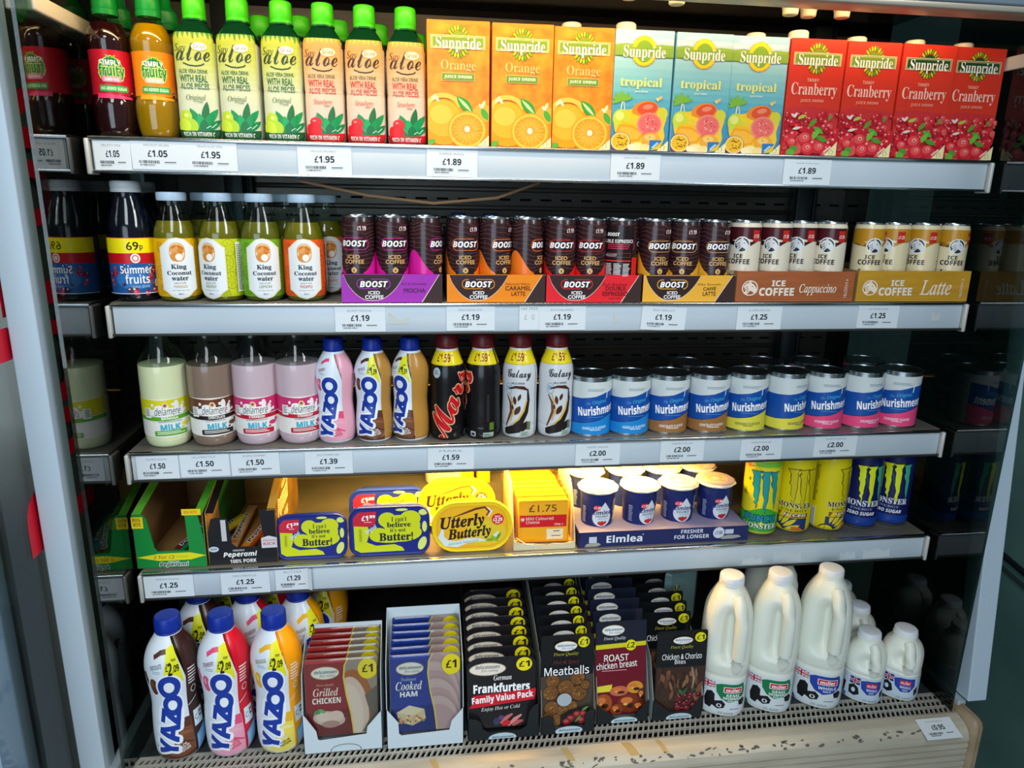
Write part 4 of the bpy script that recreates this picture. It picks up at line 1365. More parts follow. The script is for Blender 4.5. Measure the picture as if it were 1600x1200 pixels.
def yazoo_art(A, X, kind, price, band, big):
    """picture units of the big bottle: x 100..460 (centre 280), y from 400 (neck) to 1160 (base)"""
    P = {'c': ('#5A3424', '#7A4A30', '#8E5E3E', '#3A1E18'), 's': ('#E0507A', '#F0A0B8', '#E9B2C2', '#D4122A'), 'b': ('#E8B21E', '#F0DA5A', '#EFE6A8', '#F0A00A')}[kind]
    W = '#DCE6EE'
    A.rect(-260, 380, 820, 1170, W)
    # flavour coloured back half
    A.poly([(262, 380), (300, 380), (330, 620), (332, 880), (350, 1000), (360, 1170), (720, 1170), (720, 380)], P[3] if big else ({'c': '#B8863A', 's': '#E9A8B8', 'b': '#E9C84A'}[kind]))
    # yellow price panel
    if price:
        A.poly([(212, 440), (278, 420), (318, 640), (150, 640), (190, 600), (205, 520)], '#E3E41E' if kind != 'b' else '#E8E41A')
    # swirl
    A.ring(150, 560, 100, 142, P[0], 20, 20, 170)
    A.line([(120, 480), (170, 455), (215, 450)], 26, P[0])
    A.line([(60, 700), (95, 630), (130, 560), (200, 520)], [30, 50, 46, 12], W)
    A.t({'c': 'CHOCOLATE', 's': 'STRAWBERRY', 'b': 'BANANA'}[kind], 96, 520, 184, 546, {'c': '#3A3A5A', 's': '#8A2A4A', 'b': '#8A7A2A'}[kind], 'sb', rot=14)
    A.micro(115, 556, 180, 576, 2, '#A0A8B4')
    A.ell(112, 660, 34, 54, P[0], 18).ell(104, 645, 12, 20, P[1], 12)
    # splash at the foot
    A.poly([(255, 880), (340, 885), (350, 1000), (356, 1160), (190, 1160), (140, 1080), (205, 1060), (215, 1000), (240, 960)], P[1])
    A.poly([(255, 880), (338, 885), (342, 950), (250, 935)], P[0])
    A.line([(215, 1000), (270, 975), (340, 985)], [10, 22, 12], P[2]).line([(205, 1060), (270, 1030), (350, 1060)], [10, 20, 8], P[0] if kind != 'b' else '#E6D66A')
    A.poly([(60, 1060), (130, 1085), (180, 1120), (260, 1135), (356, 1110), (360, 1170), (60, 1170)], P[0] if kind == 'c' else P[2])
    # lettering running up the bottle
    BL, OW = '#173A9E', '#EEF3F8'
    for cx, cy, r in ((218, 662, 74), (226, 784, 68)):
        A.ell(cx, cy, r + 15, r + 13, OW, 30)
    A.t('YAZ', 184 - 156, 962 - 72, 184 + 156, 962 + 72, BL, 'sb', rot=79, bold=.06, out=OW, ow=.075)
    for cx, cy, r in ((218, 662, 74), (226, 784, 68)):
        A.ring(cx, cy, r * .47, r, BL, 34, ky=1.02)
    A.t("I'M", 262, 1042, 290, 1056, '#F6F2EE' if kind != 's' else '#E03A5A', 'sb', rot=14).t('HIGH IN', 238, 1060, 306, 1076, '#F6F2EE' if kind == 'c' else '#E03A5A' if kind == 's' else '#4A4A1A', 'sb', rot=14).t('PROTEIN', 236, 1080, 316, 1098, '#F6F2EE' if kind == 'c' else '#E03A5A' if kind == 's' else '#4A4A1A', 'sb', rot=14)
    if price:
        p = '#1A1A14'
        A.t('£', 210, 510, 226, 556, p, 'sb').t(price[0], 224, 508, 250, 584, p, 'sb', bold=.01).t(price[1], 254, 524, 294, 568, p, 's', bold=.03).t('PMP', 250, 490, 280, 504, '#7A7A1A', 'sb')
    if big:
        A.micro(345, 575, 412, 690, 6, '#E9E4E0')
        A.ring(386, 725, 18, 24, '#D8D4D0', 20)
        A.poly([(335, 815), (412, 780), (412, 786), (335, 821)], '#D8D4D0')
        A.rect(362, 868, 446, 972, '#DDE6EA').ring(388, 920, 12, 18, '#4AA0B8', 18, 40, 300).rect(410, 890, 440, 930, '#1E2226').leaf(425, 910, 26, 18, 40, '#DDE6EA')
        A.poly([(368, 1030), (470, 970), (470, 1100), (376, 1140)], '#5AA6DA')
        for k in range(7): A.line([(376, 1052 + k * 13), (466, 1000 + k * 15)], 4, '#CFE6F4')


def yazoo(label, loc, rz, kind, price, group, big):
    t = thing('milkshake_bottle', label, 'bottle', loc, face(*loc[:2], rz), group)
    if big:
        b = Body([(0, 30), (4, 35), (16, 37.5), (45, 38.5), (82, 37), (104, 35.2), (128, 37), (156, 40.5), (178, 40), (196, 35), (210, 27), (220, 20), (228, 17.5)], it=2)
        A = Art(275, 1168, .232, 218. / 770, .3, .15)
        ztop = 222
        cap = [(222, 19), (225, 20.2), (226, 19.4), (228, 19.4), (229, 20.2), (247, 19.6), (249.5, 18), (250, 15)]
    else:
        b = Body([(0, 25), (3, 28.5), (12, 30), (36, 30.2), (56, 28.2), (69, 27.2), (84, 28.6), (104, 31), (120, 30.4), (134, 26), (146, 18.5), (152, 15.5)], it=2)
        A = Art(275, 1168, .180, 150. / 770, .3, .15)
        ztop = 148
        cap = [(149, 15.6), (151.5, 16.2), (152.2, 15.6), (153.5, 15.6), (154, 16.2), (170, 15.8), (172, 14)]
    b.lathe('bottle_body', M('#DCE6EE', .3), t)
    yazoo_art(A, [], kind, price, '', big)
    A.build('sleeve_print', b, t, clip=(-b.ref * 2.6, 1., b.ref * 2.6, ztop))
    lathe('cap', cap, M('#0A2C94', .38), t, 56, rib=.35)
    return t


gy = 'small milkshake bottles on the third shelf'
yazoo('small pink strawberry milkshake bottle on the third shelf', (-.3835, .037, Z3), .02, 's', None, gy, False)
yb = yazoo('small chocolate milkshake bottle beside the pink one', (-.3215, .037, Z3), .08, 'c', ('1', '.39'), gy, False)
dup(yb, (-.2605, .037, Z3), face(-.26, .046, -.28), 'small chocolate milkshake bottle beside the black bottles, turned to show its tan side')


def mars(label, loc, rz, kind, group):
    t = thing('milk_drink_bottle', label, 'bottle', loc, face(*loc[:2], rz), group)
    b = Body([(0, 24), (2, 27.5), (8, 29), (20, 29.6), (22, 29), (24, 29.6), (40, 29.6), (62, 28.8), (84, 28.8), (100, 29.4), (118, 29), (130, 26), (142, 21.5), (152, 17.5), (158, 16.5)], it=1)
    bc = '#141213' if kind == 'm' else '#D3D6D8'
    b.lathe('bottle_body', M(bc, .25, 0, .2), t)
    A = Art(830 if kind == 'm' else 1275, 680, .264, .264, .28, .2)
    c = 830 if kind == 'm' else 1275
    A.rect(c - 340, 108, c + 340, 192, '#EFD81A').line([(c - 340, 192), (c + 340, 192)], 4, '#C8B41A')
    A.rect(c - 340, 95, c + 340, 108, '#E6E2D8')
    for dx in (0, 230, -230): A.t('£1.59', c - 78 + dx, 122, c + 32 + dx, 172, '#8E1A1A', 'sb', bold=.01).t('PMP', c + 36 + dx, 128, c + 56 + dx, 140, '#8E1A1A', 'sb')
    if kind == 'm':
        R, G = '#C8161E', '#E9B48A'
        A.t('Mars', 838 - 238, 445 - 76, 838 + 238, 445 + 76, R, 'sc', rot=68, bold=.022, out=G, ow=.022)
        A.ell(765, 240, 28, 34, '#8E9AA4', 18).ell(765, 240, 24, 30, '#BCC8D0', 18).micro(748, 225, 784, 255, 3, '#4A5A6A')
        A.rrect(972, 625, 1010, 662, 8, '#B8C0C4').rect(980, 636, 1002, 652, '#1E2226')
        A.rrect(1058, 630, 1130, 668, 3, '#A8B8AA').micro(1064, 638, 1122, 662, 3, '#3A5A42')
        A.rect(1098, 565, 1130, 615, '#5A7A2A')
        A.rect(1080, 380, 1096, 560, '#2E2A2C')
    else:
        ink = '#241C1C'
        A.t('Galaxy', 1190, 222, 1352, 298, ink, 'sc', bold=.012)
        A.t('MILK DRINK', 1222, 306, 1308, 318, '#5A5450', 'sb')
        A.ell(1202, 350, 24, 36, '#8AA0AE', 18).ell(1202, 350, 20, 32, '#C8D8E2', 18).micro(1188, 335, 1216, 362, 3, '#3A6A8A')
        A.line([(1205, 350), (1250, 336), (1300, 340), (1330, 356)], [10, 16, 22, 8], '#4A2418')
        A.line([(1330, 350), (1336, 420), (1320, 500), (1290, 560), (1240, 600), (1185, 615)], [8, 20, 30, 34, 24, 10], ink)
        A.line([(1190, 390), (1216, 440), (1222, 500), (1205, 550), (1185, 600)], [6, 14, 18, 14, 8], '#6A3A24').line([(1212, 380), (1230, 440), (1236, 500), (1220, 560)], [5, 10, 12, 6], '#C8A83A')
        A.line([(1326, 420), (1305, 490), (1270, 550), (1220, 590)], [6, 12, 12, 6], '#D8B848')
        for cx, cy, ln, wd, rot in ((1245, 425, 60, 22, 100), (1275, 405, 50, 20, 70), (1232, 470, 34, 14, 100), (1264, 490, 70, 34, 60)):
            A.leaf(cx, cy, ln, wd, rot, '#4A2418')
        A.poly([(1176, 615), (1240, 600), (1330, 560), (1345, 600), (1300, 630), (1200, 655), (1176, 650)], ink)
        A.rect(1328, 565, 1352, 620, '#6A7A4A').rrect(1285, 628, 1345, 664, 3, '#B8C8BC').micro(1292, 635, 1338, 660, 3, '#3A6A4A')
        A.rect(1395, 200, 1420, 640, '#B9BCC0')
    A.build('sleeve_print', b, t, clip=(-95, 1, 95, 155))
    lathe('cap', [(155, 19), (158, 19.6), (159, 18.8), (160.5, 18.8), (161, 19.6), (176, 19.2), (178, 17.5)], M('#5E1218', .38), t, 56, rib=.4)
    return t


gm = 'black milk drink bottles with maroon caps'
gg = 'white milk drink bottles with maroon caps'
m1 = mars('black milk drink bottle with red script running up its front', (-.1995, .037, Z3), -.05, 'm', gm)
dup(m1, (-.1395, .037, Z3), face(-.1395, .037, -2.0), 'black milk drink bottle turned so only the end of the red script shows')
m3 = mars('white milk drink bottle with black script beside the black bottles', (-.0765, .037, Z3), .0, 'g', gg)
dup(m3, (-.0140, .037, Z3), face(-.014, .046, .35), 'white milk drink bottle turned aside, next to the tins')


def tin(label, loc, rz, col, flav, ink, group):
    t = thing('drink_tin', label, 'tin', loc, face(*loc[:2], rz), group)
    b = Body([(0, 36.4), (.8, 37), (2.4, 37), (3.2, 35.8), (101, 35.8), (101.8, 37), (104.4, 37), (105, 36.2)], it=0)
    b.lathe('tin_body', TIN, t, cap1=False)
    lathe('tin_lid', [(104.6, 36.6), (105.3, 36.8), (105.3, 35.4), (101, 34.4), (101, 31), (101.8, 30), (101.8, 3)], TIN, t, 48)
    b2 = Body([(0, 35.85), (105, 35.85)], it=0)
    A = Art(220, 712, .2325, .2155, .35)
    # 313 picture units across the can (70..372)
    A.rect(-280, 262, 720, 694, '#D6DCDA')
    # the printed front panel swings upward to the right and ends in a clear edge
    A.poly([(-40, 398), (70, 400), (160, 396), (260, 378), (345, 350), (480, 330), (480, 605), (300, 600), (70, 606), (-40, 606)], '#1450A4')
    A.poly([(-40, 606), (70, 606), (180, 596), (280, 576), (380, 540), (480, 515), (480, 694), (-40, 694)], col)
    A.line([(-40, 606), (70, 606), (180, 596), (280, 576), (380, 540), (480, 515)], 5, '#17305E')
    A.t('The', 190, 425, 224, 446, '#4AB0DE', 'fi', rot=8).t('Original', 236, 402, 350, 444, '#4AB0DE', 'fi', rot=9, bold=.008)
    A.t('Nurishment', 128, 452, 440, 528, '#FFFFFF', 'sb', rot=6, bold=.03)
    A.rect(205, 545, 330, 549, '#5A9ACC')
    A.t(flav, 168, 626, 358, 648, ink, 'sb', rot=3).micro(225, 652, 322, 664, 1, ink)
    A.micro(200, 318, 352, 342, 2, '#8FA4B4').line([(352, 395), (354, 350), (376, 330)], 8, '#E8EEF0')
    A.rect(-180, 262, -40, 694, col if flav.startswith(('BAN', 'STR')) else '#D6DCDA').micro(-170, 320, -60, 640, 16, '#5A5A4A').frame(-176, 300, -50, 520, 3, '#3A3A30')
    A.build('tin_print', b2, t, clip=(-105, 4, 105, 101), base=.15)
    return t


TINS = [(.0500, 0.0, 'v'), (.1195, .10, 'v'), (.1905, .02, 'k'), (.2655, .05, 'k'), (.3375, -.05, 'b'), (.4125, .62, 'b'), (.4870, .08, 's'), (.5610, .48, 's'), (.6345, -.12, 's')]
TK = {'v': ('#1E8AD2', 'VANILLA FLAVOUR', '#E3F2FA', 'blue vanilla'), 'k': ('#A2703C', 'CHOCOLATE FLAVOUR', '#F8F0E6', 'brown chocolate'), 'b': ('#E6DC4A', 'BANANA FLAVOUR', '#6A6A4A', 'yellow banana'), 's': ('#EE4E82', 'STRAWBERRY FLAVOUR', '#FBE3EA', 'pink strawberry')}
ORD = {0: 'next to the white bottles', 1: 'next to the brown ones', 2: 'next to the blue ones', 3: 'next to the yellow ones', 4: 'next to the brown ones', 5: 'turned to show its nutrition panel', 6: 'next to the yellow ones', 7: 'middle of the three pink ones', 8: 'at the right end of the third shelf'}
src = {}
for i, (x, rz, k) in enumerate(TINS):
    c, f, ink, nm = TK[k]
    lb = 'drink tin with %s band, %s' % (nm, ORD[i])
    if k not in src: src[k] = tin(lb, (x, .043, Z3), rz, c, f, ink, 'squat drink tins on the third shelf')
    else: dup(src[k], (x, .043, Z3), face(x, .05, rz), lb)
for x, k, nm in ((.036, 'v', 'first blue'), (.256, 'k', 'second brown'), (.404, 'b', 'second yellow'), (.497, 's', 'first pink'), (.612, 's', 'middle pink')):
    dup(src[k], (x, .121, Z3), .2, 'drink tin standing behind the %s tin, rim showing' % nm)
# ------------------------------------------------------------------ fourth shelf
def snack_box(label, loc, rz, kind):
    t = thing('snack_box', label, 'box', loc, rz, 'open fronted meat snack boxes')
    g = kind == 'g'
    w, h, d = (110, 105, 250)
    col = '#128A3A' if g else '#17161A'
    out = M(col, .42)
    card = M('#9A7444' if g else '#C08E48', .65)
    hw = w / 2
    # front with its torn-out window
    if g:
        P = [(-hw, 0), (hw, 0), (hw - 2, 52), (hw - 8, 96), (hw - 28, 96), (hw - 27, 60), (hw - 26, 30), (-hw + 34, 30), (-hw + 30, 36), (-hw + 22, 88), (-hw + 16, 96), (-hw + 0, 96)]
    else:
        P = [(-hw, 0), (hw, 0), (hw, 98), (hw - 26, 97), (hw - 21, 46), (hw - 26, 32), (-hw + 46, 31), (-hw + 38, 38), (-hw + 34, 84), (-hw + 16, 86), (-hw + 8, 84), (-hw + 2, 60)]
    f = plate('front_panel', P, 0, 1, out, t)
    bm = bmesh.new()
    s = .001
    for sx in (-1, 1):
        x0, x1 = sorted((sx * hw, sx * (hw - 1)))
        v = [bm.verts.new((x * s, y * s, z * s)) for x in (x0, x1) for y, z in ((0, 0), (d, 0), (d, h + 52), (60, h + 6), (0, 96))]
        bm.faces.new(v[:5]); bm.faces.new(v[5:][::-1])
        for k in range(5):
            bm.faces.new((v[k], v[(k + 1) % 5], v[5 + (k + 1) % 5], v[5 + k]))
    add_box(bm, -hw * s, hw * s, (d - 1) * s, d * s, 0, (h + 50) * s)
    add_box(bm, -hw * s, hw * s, 0, d * s, 0, 1 * s)
    bm_obj('box_walls', bm, card, t)
    # printed outer skins of the two side walls
    skin = M('#1B7A34', .42) if g else noise_mat('gold_card', '#7A5A22', '#9A7430', 30, .34, .4)
    for sx in (-1, 1):
        V = [(sx * (hw + .4) * s, y * s, z * s) for y, z in ((0, 0), (d, 0), (d, h + 52), (60, h + 6), (0, 96))]
        mesh('side_print', V, [(0, 1, 2, 3, 4) if sx > 0 else (4, 3, 2, 1, 0)], skin if (g or sx > 0) else out, t)
        # folded upper lip of the wall
        lw = 13
        V = [(sx * hw * s, 0, 96 * s), (sx * (hw - lw) * s, 0, 95 * s), (sx * (hw - lw) * s, 60 * s, (h + 5) * s), (sx * hw * s, 60 * s, (h + 6) * s), (sx * hw * s, d * s, (h + 52) * s), (sx * (hw - lw) * s, d * s, (h + 51) * s)]
        lip = mesh('top_lip', V, [(0, 1, 2, 3), (3, 2, 5, 4)], M('#4FA82E' if g else ('#B8923E' if sx > 0 else '#1B1A1C'), .45), t)
        m = lip.modifiers.new('card', 'SOLIDIFY'); m.thickness = .0012
    A = Art(0, 0, 1, 1, .42)
    if g:
        A.poly([(-54, -20), (-20, -26), (30, -27), (55, -21), (30, -14), (-20, -13)], '#E6E01E')
        A.t('2 for £2', -28, -23, 5, -16.5, '#C8761A', 'sb').t('or £1.25 each', 8, -21.5, 26, -18.5, '#9A8A1A', 's')
        A.t('FIRESTICK', -6, -12.5, 12, -10, '#E8EEE8', 'sb')
        A.t('Peperami', -20, -10.5, 26, -1.2, '#12331E', 'sbi', bold=.03, out='#E9EEE6', ow=.07)
        A.rect(-56, -92, -38, -72, '#F0D61A').t('BIG', -54, -90, -42, -84, '#6A3A14', 'sb').t('BITE', -53, -82, -42, -76, '#6A3A14', 'sb')
    else:
        A.t('FIRESTICK', -16, -27.5, 2, -24.5, '#E8E4E0', 'sb')
        A.t('Peperami', -32, -24, 22, -12, '#F4F2EE', 'sbi', bold=.03)
        A.t('100% PORK', -22, -10, 20, -3, '#E9E6E2', 'sb', bold=.02)
        A.ell(-46, -30, 8, 5, '#C8D8E4').t('NEW', -51, -32, -41, -28.5, '#2A5A8A', 'sb')
        A.poly([(30, -28), (55, -28), (55, -46), (42, -50), (30, -46)], '#D8D8DA').t('PROTEIN', 33, -43, 53, -40, '#D03A5A', 'sb').t('KICK', 33, -38, 53, -33, '#D03A5A', 'sb')
        A.rect(-32, -82, -24, -44, '#C8C8CC')
    A.build('front_print', Flat(0), t)
    if not g:
        B = Art(0, 0, 1, 1, .4)

        class SidePanel:
            step = vstep = None
            def pt(s_, u, v, off=0.): return (hw + .5 + off, u, v)
        B.t('FIRESTICK', 70, -112, 115, -102, '#EADBB0', 'sb').t('Peperami', 22, -100, 128, -62, '#B08A40', 'sbi', bold=.03, out='#F0E6C4', ow=.08).t('100% PORK', 40, -56, 118, -40, '#F0E6C4', 'sb')
        B.build('side_lettering', SidePanel(), t)
    else:
        B = Art(0, 0, 1, 1, .4)
        B.rect(hw - 32, -104, hw - 2, -93, '#F2D21A').t('BIG BITE', hw - 28, -101, hw - 8, -96, '#D0761A', 'sb')
        B.build('corner_print', Flat(-.3), t)
    return t


def stick(label, loc, rz, col, col2, pitch):
    t = thing('meat_stick', label, 'snack stick', loc, rz, 'wrapped meat sticks in the snack boxes', pitch)
    L = 150
    secs = [(0, 17, 1.2, .5, 0), (9, 16, 2, 1, 0), (16, 17, 13, 6, 0), (L - 16, 17, 13, 6, 0), (L - 9, 16, 2, 1, 0), (L, 17, 1.2, .5, 0)]
    loft('wrapper', secs, [M(col, .3, 0, .3)], t)
    A = Art(0, 0, 1, 1, .3, .2)
    A.rect(18, -6, 52, 6, col2).t('Peperami', 30, -5.5, 112, 5.5, '#1A2A2A', 'sbi', bold=.04, out='#EEF2EE', ow=.08)

    class Over:
        step = vstep = None
        def pt(s_, u, v, off=0.): return (-v * .9, u, 6.6 + off)
    A.build('wrapper_print', Over(), t)
    return t


b1 = snack_box('green open snack box with yellow 2 for £2 flash, left end of the fourth shelf', (-.6545, .000, Z4), -.03, 'g')
b2 = snack_box('black snack box with gold side beside the green one', (-.5410, .000, Z4), .02, 'b')
for x, y, dz, rz, c, c2, lb in ((-.660, .012, .010, -.30, '#1E8A4A', '#7A1E2A', 'green wrapped meat stick leaning in the green box, upper one'), (-.640, .020, .008, -.55, '#E0D22A', '#C8A81A', 'yellow ended meat stick lying low in the green box'), (-.628, .05, .008, -.1, '#1A7A7A', '#125A5A', 'teal wrapped meat stick at the right of the green box'),
                                (-.548, .012, .010, -.25, '#D8541E', '#E8A03A', 'orange wrapped meat stick in the middle of the black box'), (-.570, .03, .008, -.05, '#F0B878', '#E8903A', 'pale orange meat stick lying at the left of the black box'), (-.522, .04, .008, -.12, '#4A3A2A', '#D8701E', 'brown wrapped meat stick at the right of the black box')):
    stick(lb, (x, y, Z4 + dz), rz, c, c2, .12)


def tub_art(price):
    """blue and lime spread lid; picture units 500 x 330"""
    A = Art(250, 330, .1 * 0 + .2, .2, .38, .1)
    B, Yl = '#14247E', '#D2DA10'
    A.poly([(x + 250, y + 165) for x, y in rr(484, 312, 52, 5)], B)
    A.poly([(18, 120), (110, 125), (118, 180), (100, 240), (160, 268), (280, 262), (330, 285), (345, 312), (60, 314), (22, 290)], Yl)
    A.poly([(14, 120), (16, 60), (50, 22), (165, 20), (160, 95), (150, 118), (110, 128)], '#CC1A30')
    A.t(price[0], 70, 46, 112, 84, '#FFFFFF', 'sb', bold=.03).t(price[1], 114, 44, 158, 66, '#FFFFFF', 'sb', bold=.03).micro(86, 92, 136, 102, 1, '#F4D0D4')
    blob = ellp(235, 70, 62, 50, 16) + []
    for cx, cy, rx, ry in ((235, 82, 58, 54), (385, 78, 68, 58), (310, 110, 110, 60), (180, 190, 62, 52), (330, 180, 130, 66), (250, 200, 130, 50), (420, 130, 30, 50)):
        A.ell(cx, cy, rx, ry, Yl, 22)
    for cx, cy, rx, ry, rt in ((470, 35, 30, 22, 0), (478, 140, 16, 40, 0), (462, 262, 26, 50, 20), (330, 12, 40, 10, 0)):
        A.ell(cx, cy, rx, ry, '#DDE878', 16, rt)
    A.t('I can’t', 262, 62, 362, 96, '#20262A', 'fb').t('believe', 232, 100, 388, 138, '#20262A', 'fb', bold=.03).t('it’s not', 252, 144, 354, 172, '#20262A', 'fb').t('Butter!', 180, 176, 402, 236, '#20262A', 'fb', bold=.035)
    A.t('Original', 88, 130, 172, 168, '#EAF2FA', 'sbi', rot=35)
    A.rect(52, 140, 70, 235, '#B8C41A').micro(54, 150, 68, 230, 7, '#8E9A1A')
    return A


def tub(label, name, loc, w, h, dep, rad, col, art, group, lean, artw=500., arth=330.):
    t = thing(name, label, 'spread tub', loc, 0, group, -lean)
    loft('tub_body', [(7, w - 8, h - 8, rad - 3, h / 2), (12, w - 12, h - 12, rad - 4, h / 2), (dep - 4, w - 24, h - 22, rad - 6, h / 2), (dep, w - 30, h - 28, rad - 6, h / 2)], M(col, .4), t)
    loft('lid', [(0.9, w - 8, h - 8, rad - 4, h / 2), (0, w - 5, h - 5, rad - 2, h / 2), (0, w - 2, h - 2, rad - 1, h / 2), (1.5, w, h, rad, h / 2), (8.5, w, h, rad, h / 2), (9.5, w - 2, h - 2, rad, h / 2)], M(col, .35), t)
    A = art
    k = (w - 7) / artw
    kz = (h - 7) / arth
    A2 = Art(); A2.L = [([(x / .2 * k if True else x, 3.5 + y / .2 * kz) for x, y in V], F, m) for V, F, m in A.L]
    A2.build('lid_print', Flat(.6), t, base=.0)
    return t


gb = 'blue spread tubs standing on edge'
tub('smaller blue and lime spread tub standing on edge beside the black snack box', 'spread_tub', (-.4310, .004, Z4 + .0005), 118, 79, 48, 19, '#14267E', tub_art(('£1', '.29')), gb, .10)
u2 = tub('larger blue and lime spread tub standing on edge in front', 'spread_tub', (-.3005, .004, Z4 + .0005), 137, 88, 56, 21, '#14267E', tub_art(('£1', '.99')), gb, .10)
dup(u2, (-.306, .082, Z4 + .0005), 0, 'larger blue spread tub behind the front one, its upper edge showing', rx=-.06)


def utterly_art():
    A = Art(250, 330, .2, .2, .38, .1)
    A.poly([(x + 250, y + 165) for x, y in rr(470, 300, 130, 8)], '#F0B010')
    A.poly([(x + 250, y + 165) for x, y in rr(440, 270, 120, 8)], '#F4B81A')
    A.ell(340, 210, 130, 90, '#E8C82A', 24)
    A.line([(120, 95), (190, 70), (270, 40), (330, 30), (360, 60), (340, 90)], [4, 12, 16, 14, 16, 8], '#6A3418')
    A.line([(345, 30), (375, 60), (355, 100)], [8, 16, 8], '#F4E0D8')
    A.line([(60, 170), (45, 230), (80, 275), (150, 285), (220, 262), (300, 262), (340, 268)], [12, 40, 48, 44, 34, 22, 6], '#DDE8E6')
    ink = '#241A12'
    A.t('Utterly', 42, 78, 330, 190, ink, 'fbi', bold=.035, rot=5).t('Butterly', 88, 165, 372, 262, ink, 'fbi', bold=.035, rot=5)
    A.t('deliciously buttery taste', 92, 262, 290, 288, '#6A9A8A', 'fi', rot=6)
    A.ell(415, 118, 40, 40, '#DA1E1E', 24).t('ONLY', 396, 92, 434, 104, '#FFFFFF', 'sb').t('£2.25', 384, 108, 446, 132, '#FFFFFF', 'sb', bold=.02).t('PMP', 400, 138, 430, 148, '#FFFFFF', 'sb')
    A.leaf(400, 235, 80, 26, 55, '#EDE6D0').leaf(370, 262, 70, 22, 10, '#7CAA2A').leaf(395, 255, 70, 24, -40, '#8DBA36').leaf(420, 240, 60, 20, 60, '#6A9A24')
    return A


gu = 'yellow oval spread tubs'
ut = tub('yellow oval spread tub standing on edge in front', 'spread_tub', (-.1585, .004, Z4 + .0005), 141, 91, 58, 42, '#F4CE14', utterly_art(), gu, .10)
dup(ut, (-.181, .075, Z4 + .012), 0, 'yellow oval spread tub behind the front one', rx=-.06)
# pale tub far back
t = thing('pale_tub', 'pale tub lying far back behind the yellow spread tubs', 'tub', (-.193, .335, Z4), 0)
lathe('tub_body', [(0, 38), (3, 41), (60, 44), (64, 44)], M('#C9D4C4', .4), t, 36)
lathe('lid', [(62, 46), (70, 46), (71, 43)], M('#DDE6D6', .4), t, 36)
A = Art(0, 0, 1, 1)
A.micro(-30, -54, 30, -12, 7, '#8FA694')
A.build('label_print', Body([(0, 42), (64, 44)], it=0), t, base=1.4)
for x, lb in ((-.145, 'yellow carton far back beside the pale tub'), (-.110, 'second yellow carton far back beside the pale tub')):
    t = thing('back_carton', lb, 'carton', (x, .34, Z4), 0)
    box('carton_body', -.014, .014, -.03, .03, 0, .09, M('#E2B21A', .4), t, .002)
    box('end_flap', -.013, .013, -.031, -.030, .05, .085, M('#C8961A', .4), t, .0004)

# cheese
t = thing('cheese_tray', 'open white card tray holding the cheese packs', 'box', (-.0305, .0, Z4), -.02)
wc = M('#D8CDA8', .6)
plate('tray_front', [(-55, 0), (53, 0), (54, 14), (30, 10), (14, 12), (5, 8), (-20, 12), (-44, 13), (-55, 18)], 0, 1, wc, t)
for sx in (-1, 1):
    bm = bmesh.new()
    x0, x1 = (-56, -55) if sx < 0 else (53, 54)
    ps = [(0, 0), (180, 0), (180, 110), (60, 108), (40, 92), (22, 60), (8, 34), (0, 14)]
    v = [bm.verts.new((x * .001, y * .001, z * .001)) for x in (x0, x1) for y, z in ps]
    n = len(ps)
    bm.faces.new(v[:n]); bm.faces.new(v[n:][::-1])
    for k in range(n): bm.faces.new((v[k], v[(k + 1) % n], v[n + (k + 1) % n], v[n + k]))
    bm_obj('tray_side', bm, wc, t)
box('tray_base', -.055, .053, .001, .18, 0, .001, wc, t)
tube('torn_film', [(-.052, .001, .024), (-.035, .000, .012), (-.022, .0, .010), (-.016, -.001, .003)], .0008, M('#EFE8D0', .3), t, 6)
gch = 'cheese packs ranked in the card tray'
src = None
for k in range(7):
    lb = ('front cheese pack with red label and £1.75 print' if k == 0 else 'cheese pack number %s behind the front one, top edge showing' % ['', 'one', 'two', 'three', 'four', 'five', 'six'][k])
    loc = (-.0305 + .001 * (k % 3 - 1) - .001 * k, .016 + .0215 * k, Z4 + .0035)
    if src is None:
        src = thing('cheese_pack', lb, 'cheese', loc, -.02, gch, -.10)
        loft('cheese_block', [(0, 88, 76, 3, 42), (1.2, 91, 79, 4, 42), (15.5, 91, 79, 4, 42), (17, 88, 76, 3, 42)], M('#EFA51A', .35), src)
        loft('film_seal', [(7.5, 104, 90, 3, 44), (8.5, 104, 90, 3, 44)], thin_glass('pack_film', '#FBF2DA', 1.4, .12, .06), src)
        A = Art(0, 0, 1, 1, .35, .2)
        A.rect(-38, -76, 42, -8, '#F2AC1E')
        A.t('£1.75', -26, -72, 24, -59, '#6A4A1A', 's', bold=.02)
        A.rect(-42, -53, 42, -31, '#D01A22')
        for a in range(6): A.leaf(-37 + 2.2 * math.cos(a * 1.05), -45.5 + 2.2 * math.sin(a * 1.05), 4.4, 1.5, -math.degrees(a * 1.05), '#F4DCD0')
        A.t('Mild Coloured', -31, -50, 18, -44, '#F8E6E0', 'sm').t('Cheese', -31, -43, -7, -37.5, '#F8E6E0', 'sm').t('200g ℮', 20, -37.5, 36, -33, '#F8E6E0', 's')
        A.rect(6, -27, 36, -8, '#F0E2C0').micro(18, -24, 32, -20, 1, '#7A6A4A').micro(15, -15, 33, -12, 1, '#5A4A3A')
        A.build('pack_print', Flat(0), src, clip=(-42.5, 4, 42.5, 80))
    else:
        dup(src, loc, -.02 + rnd.uniform(-.02, .02), lb)

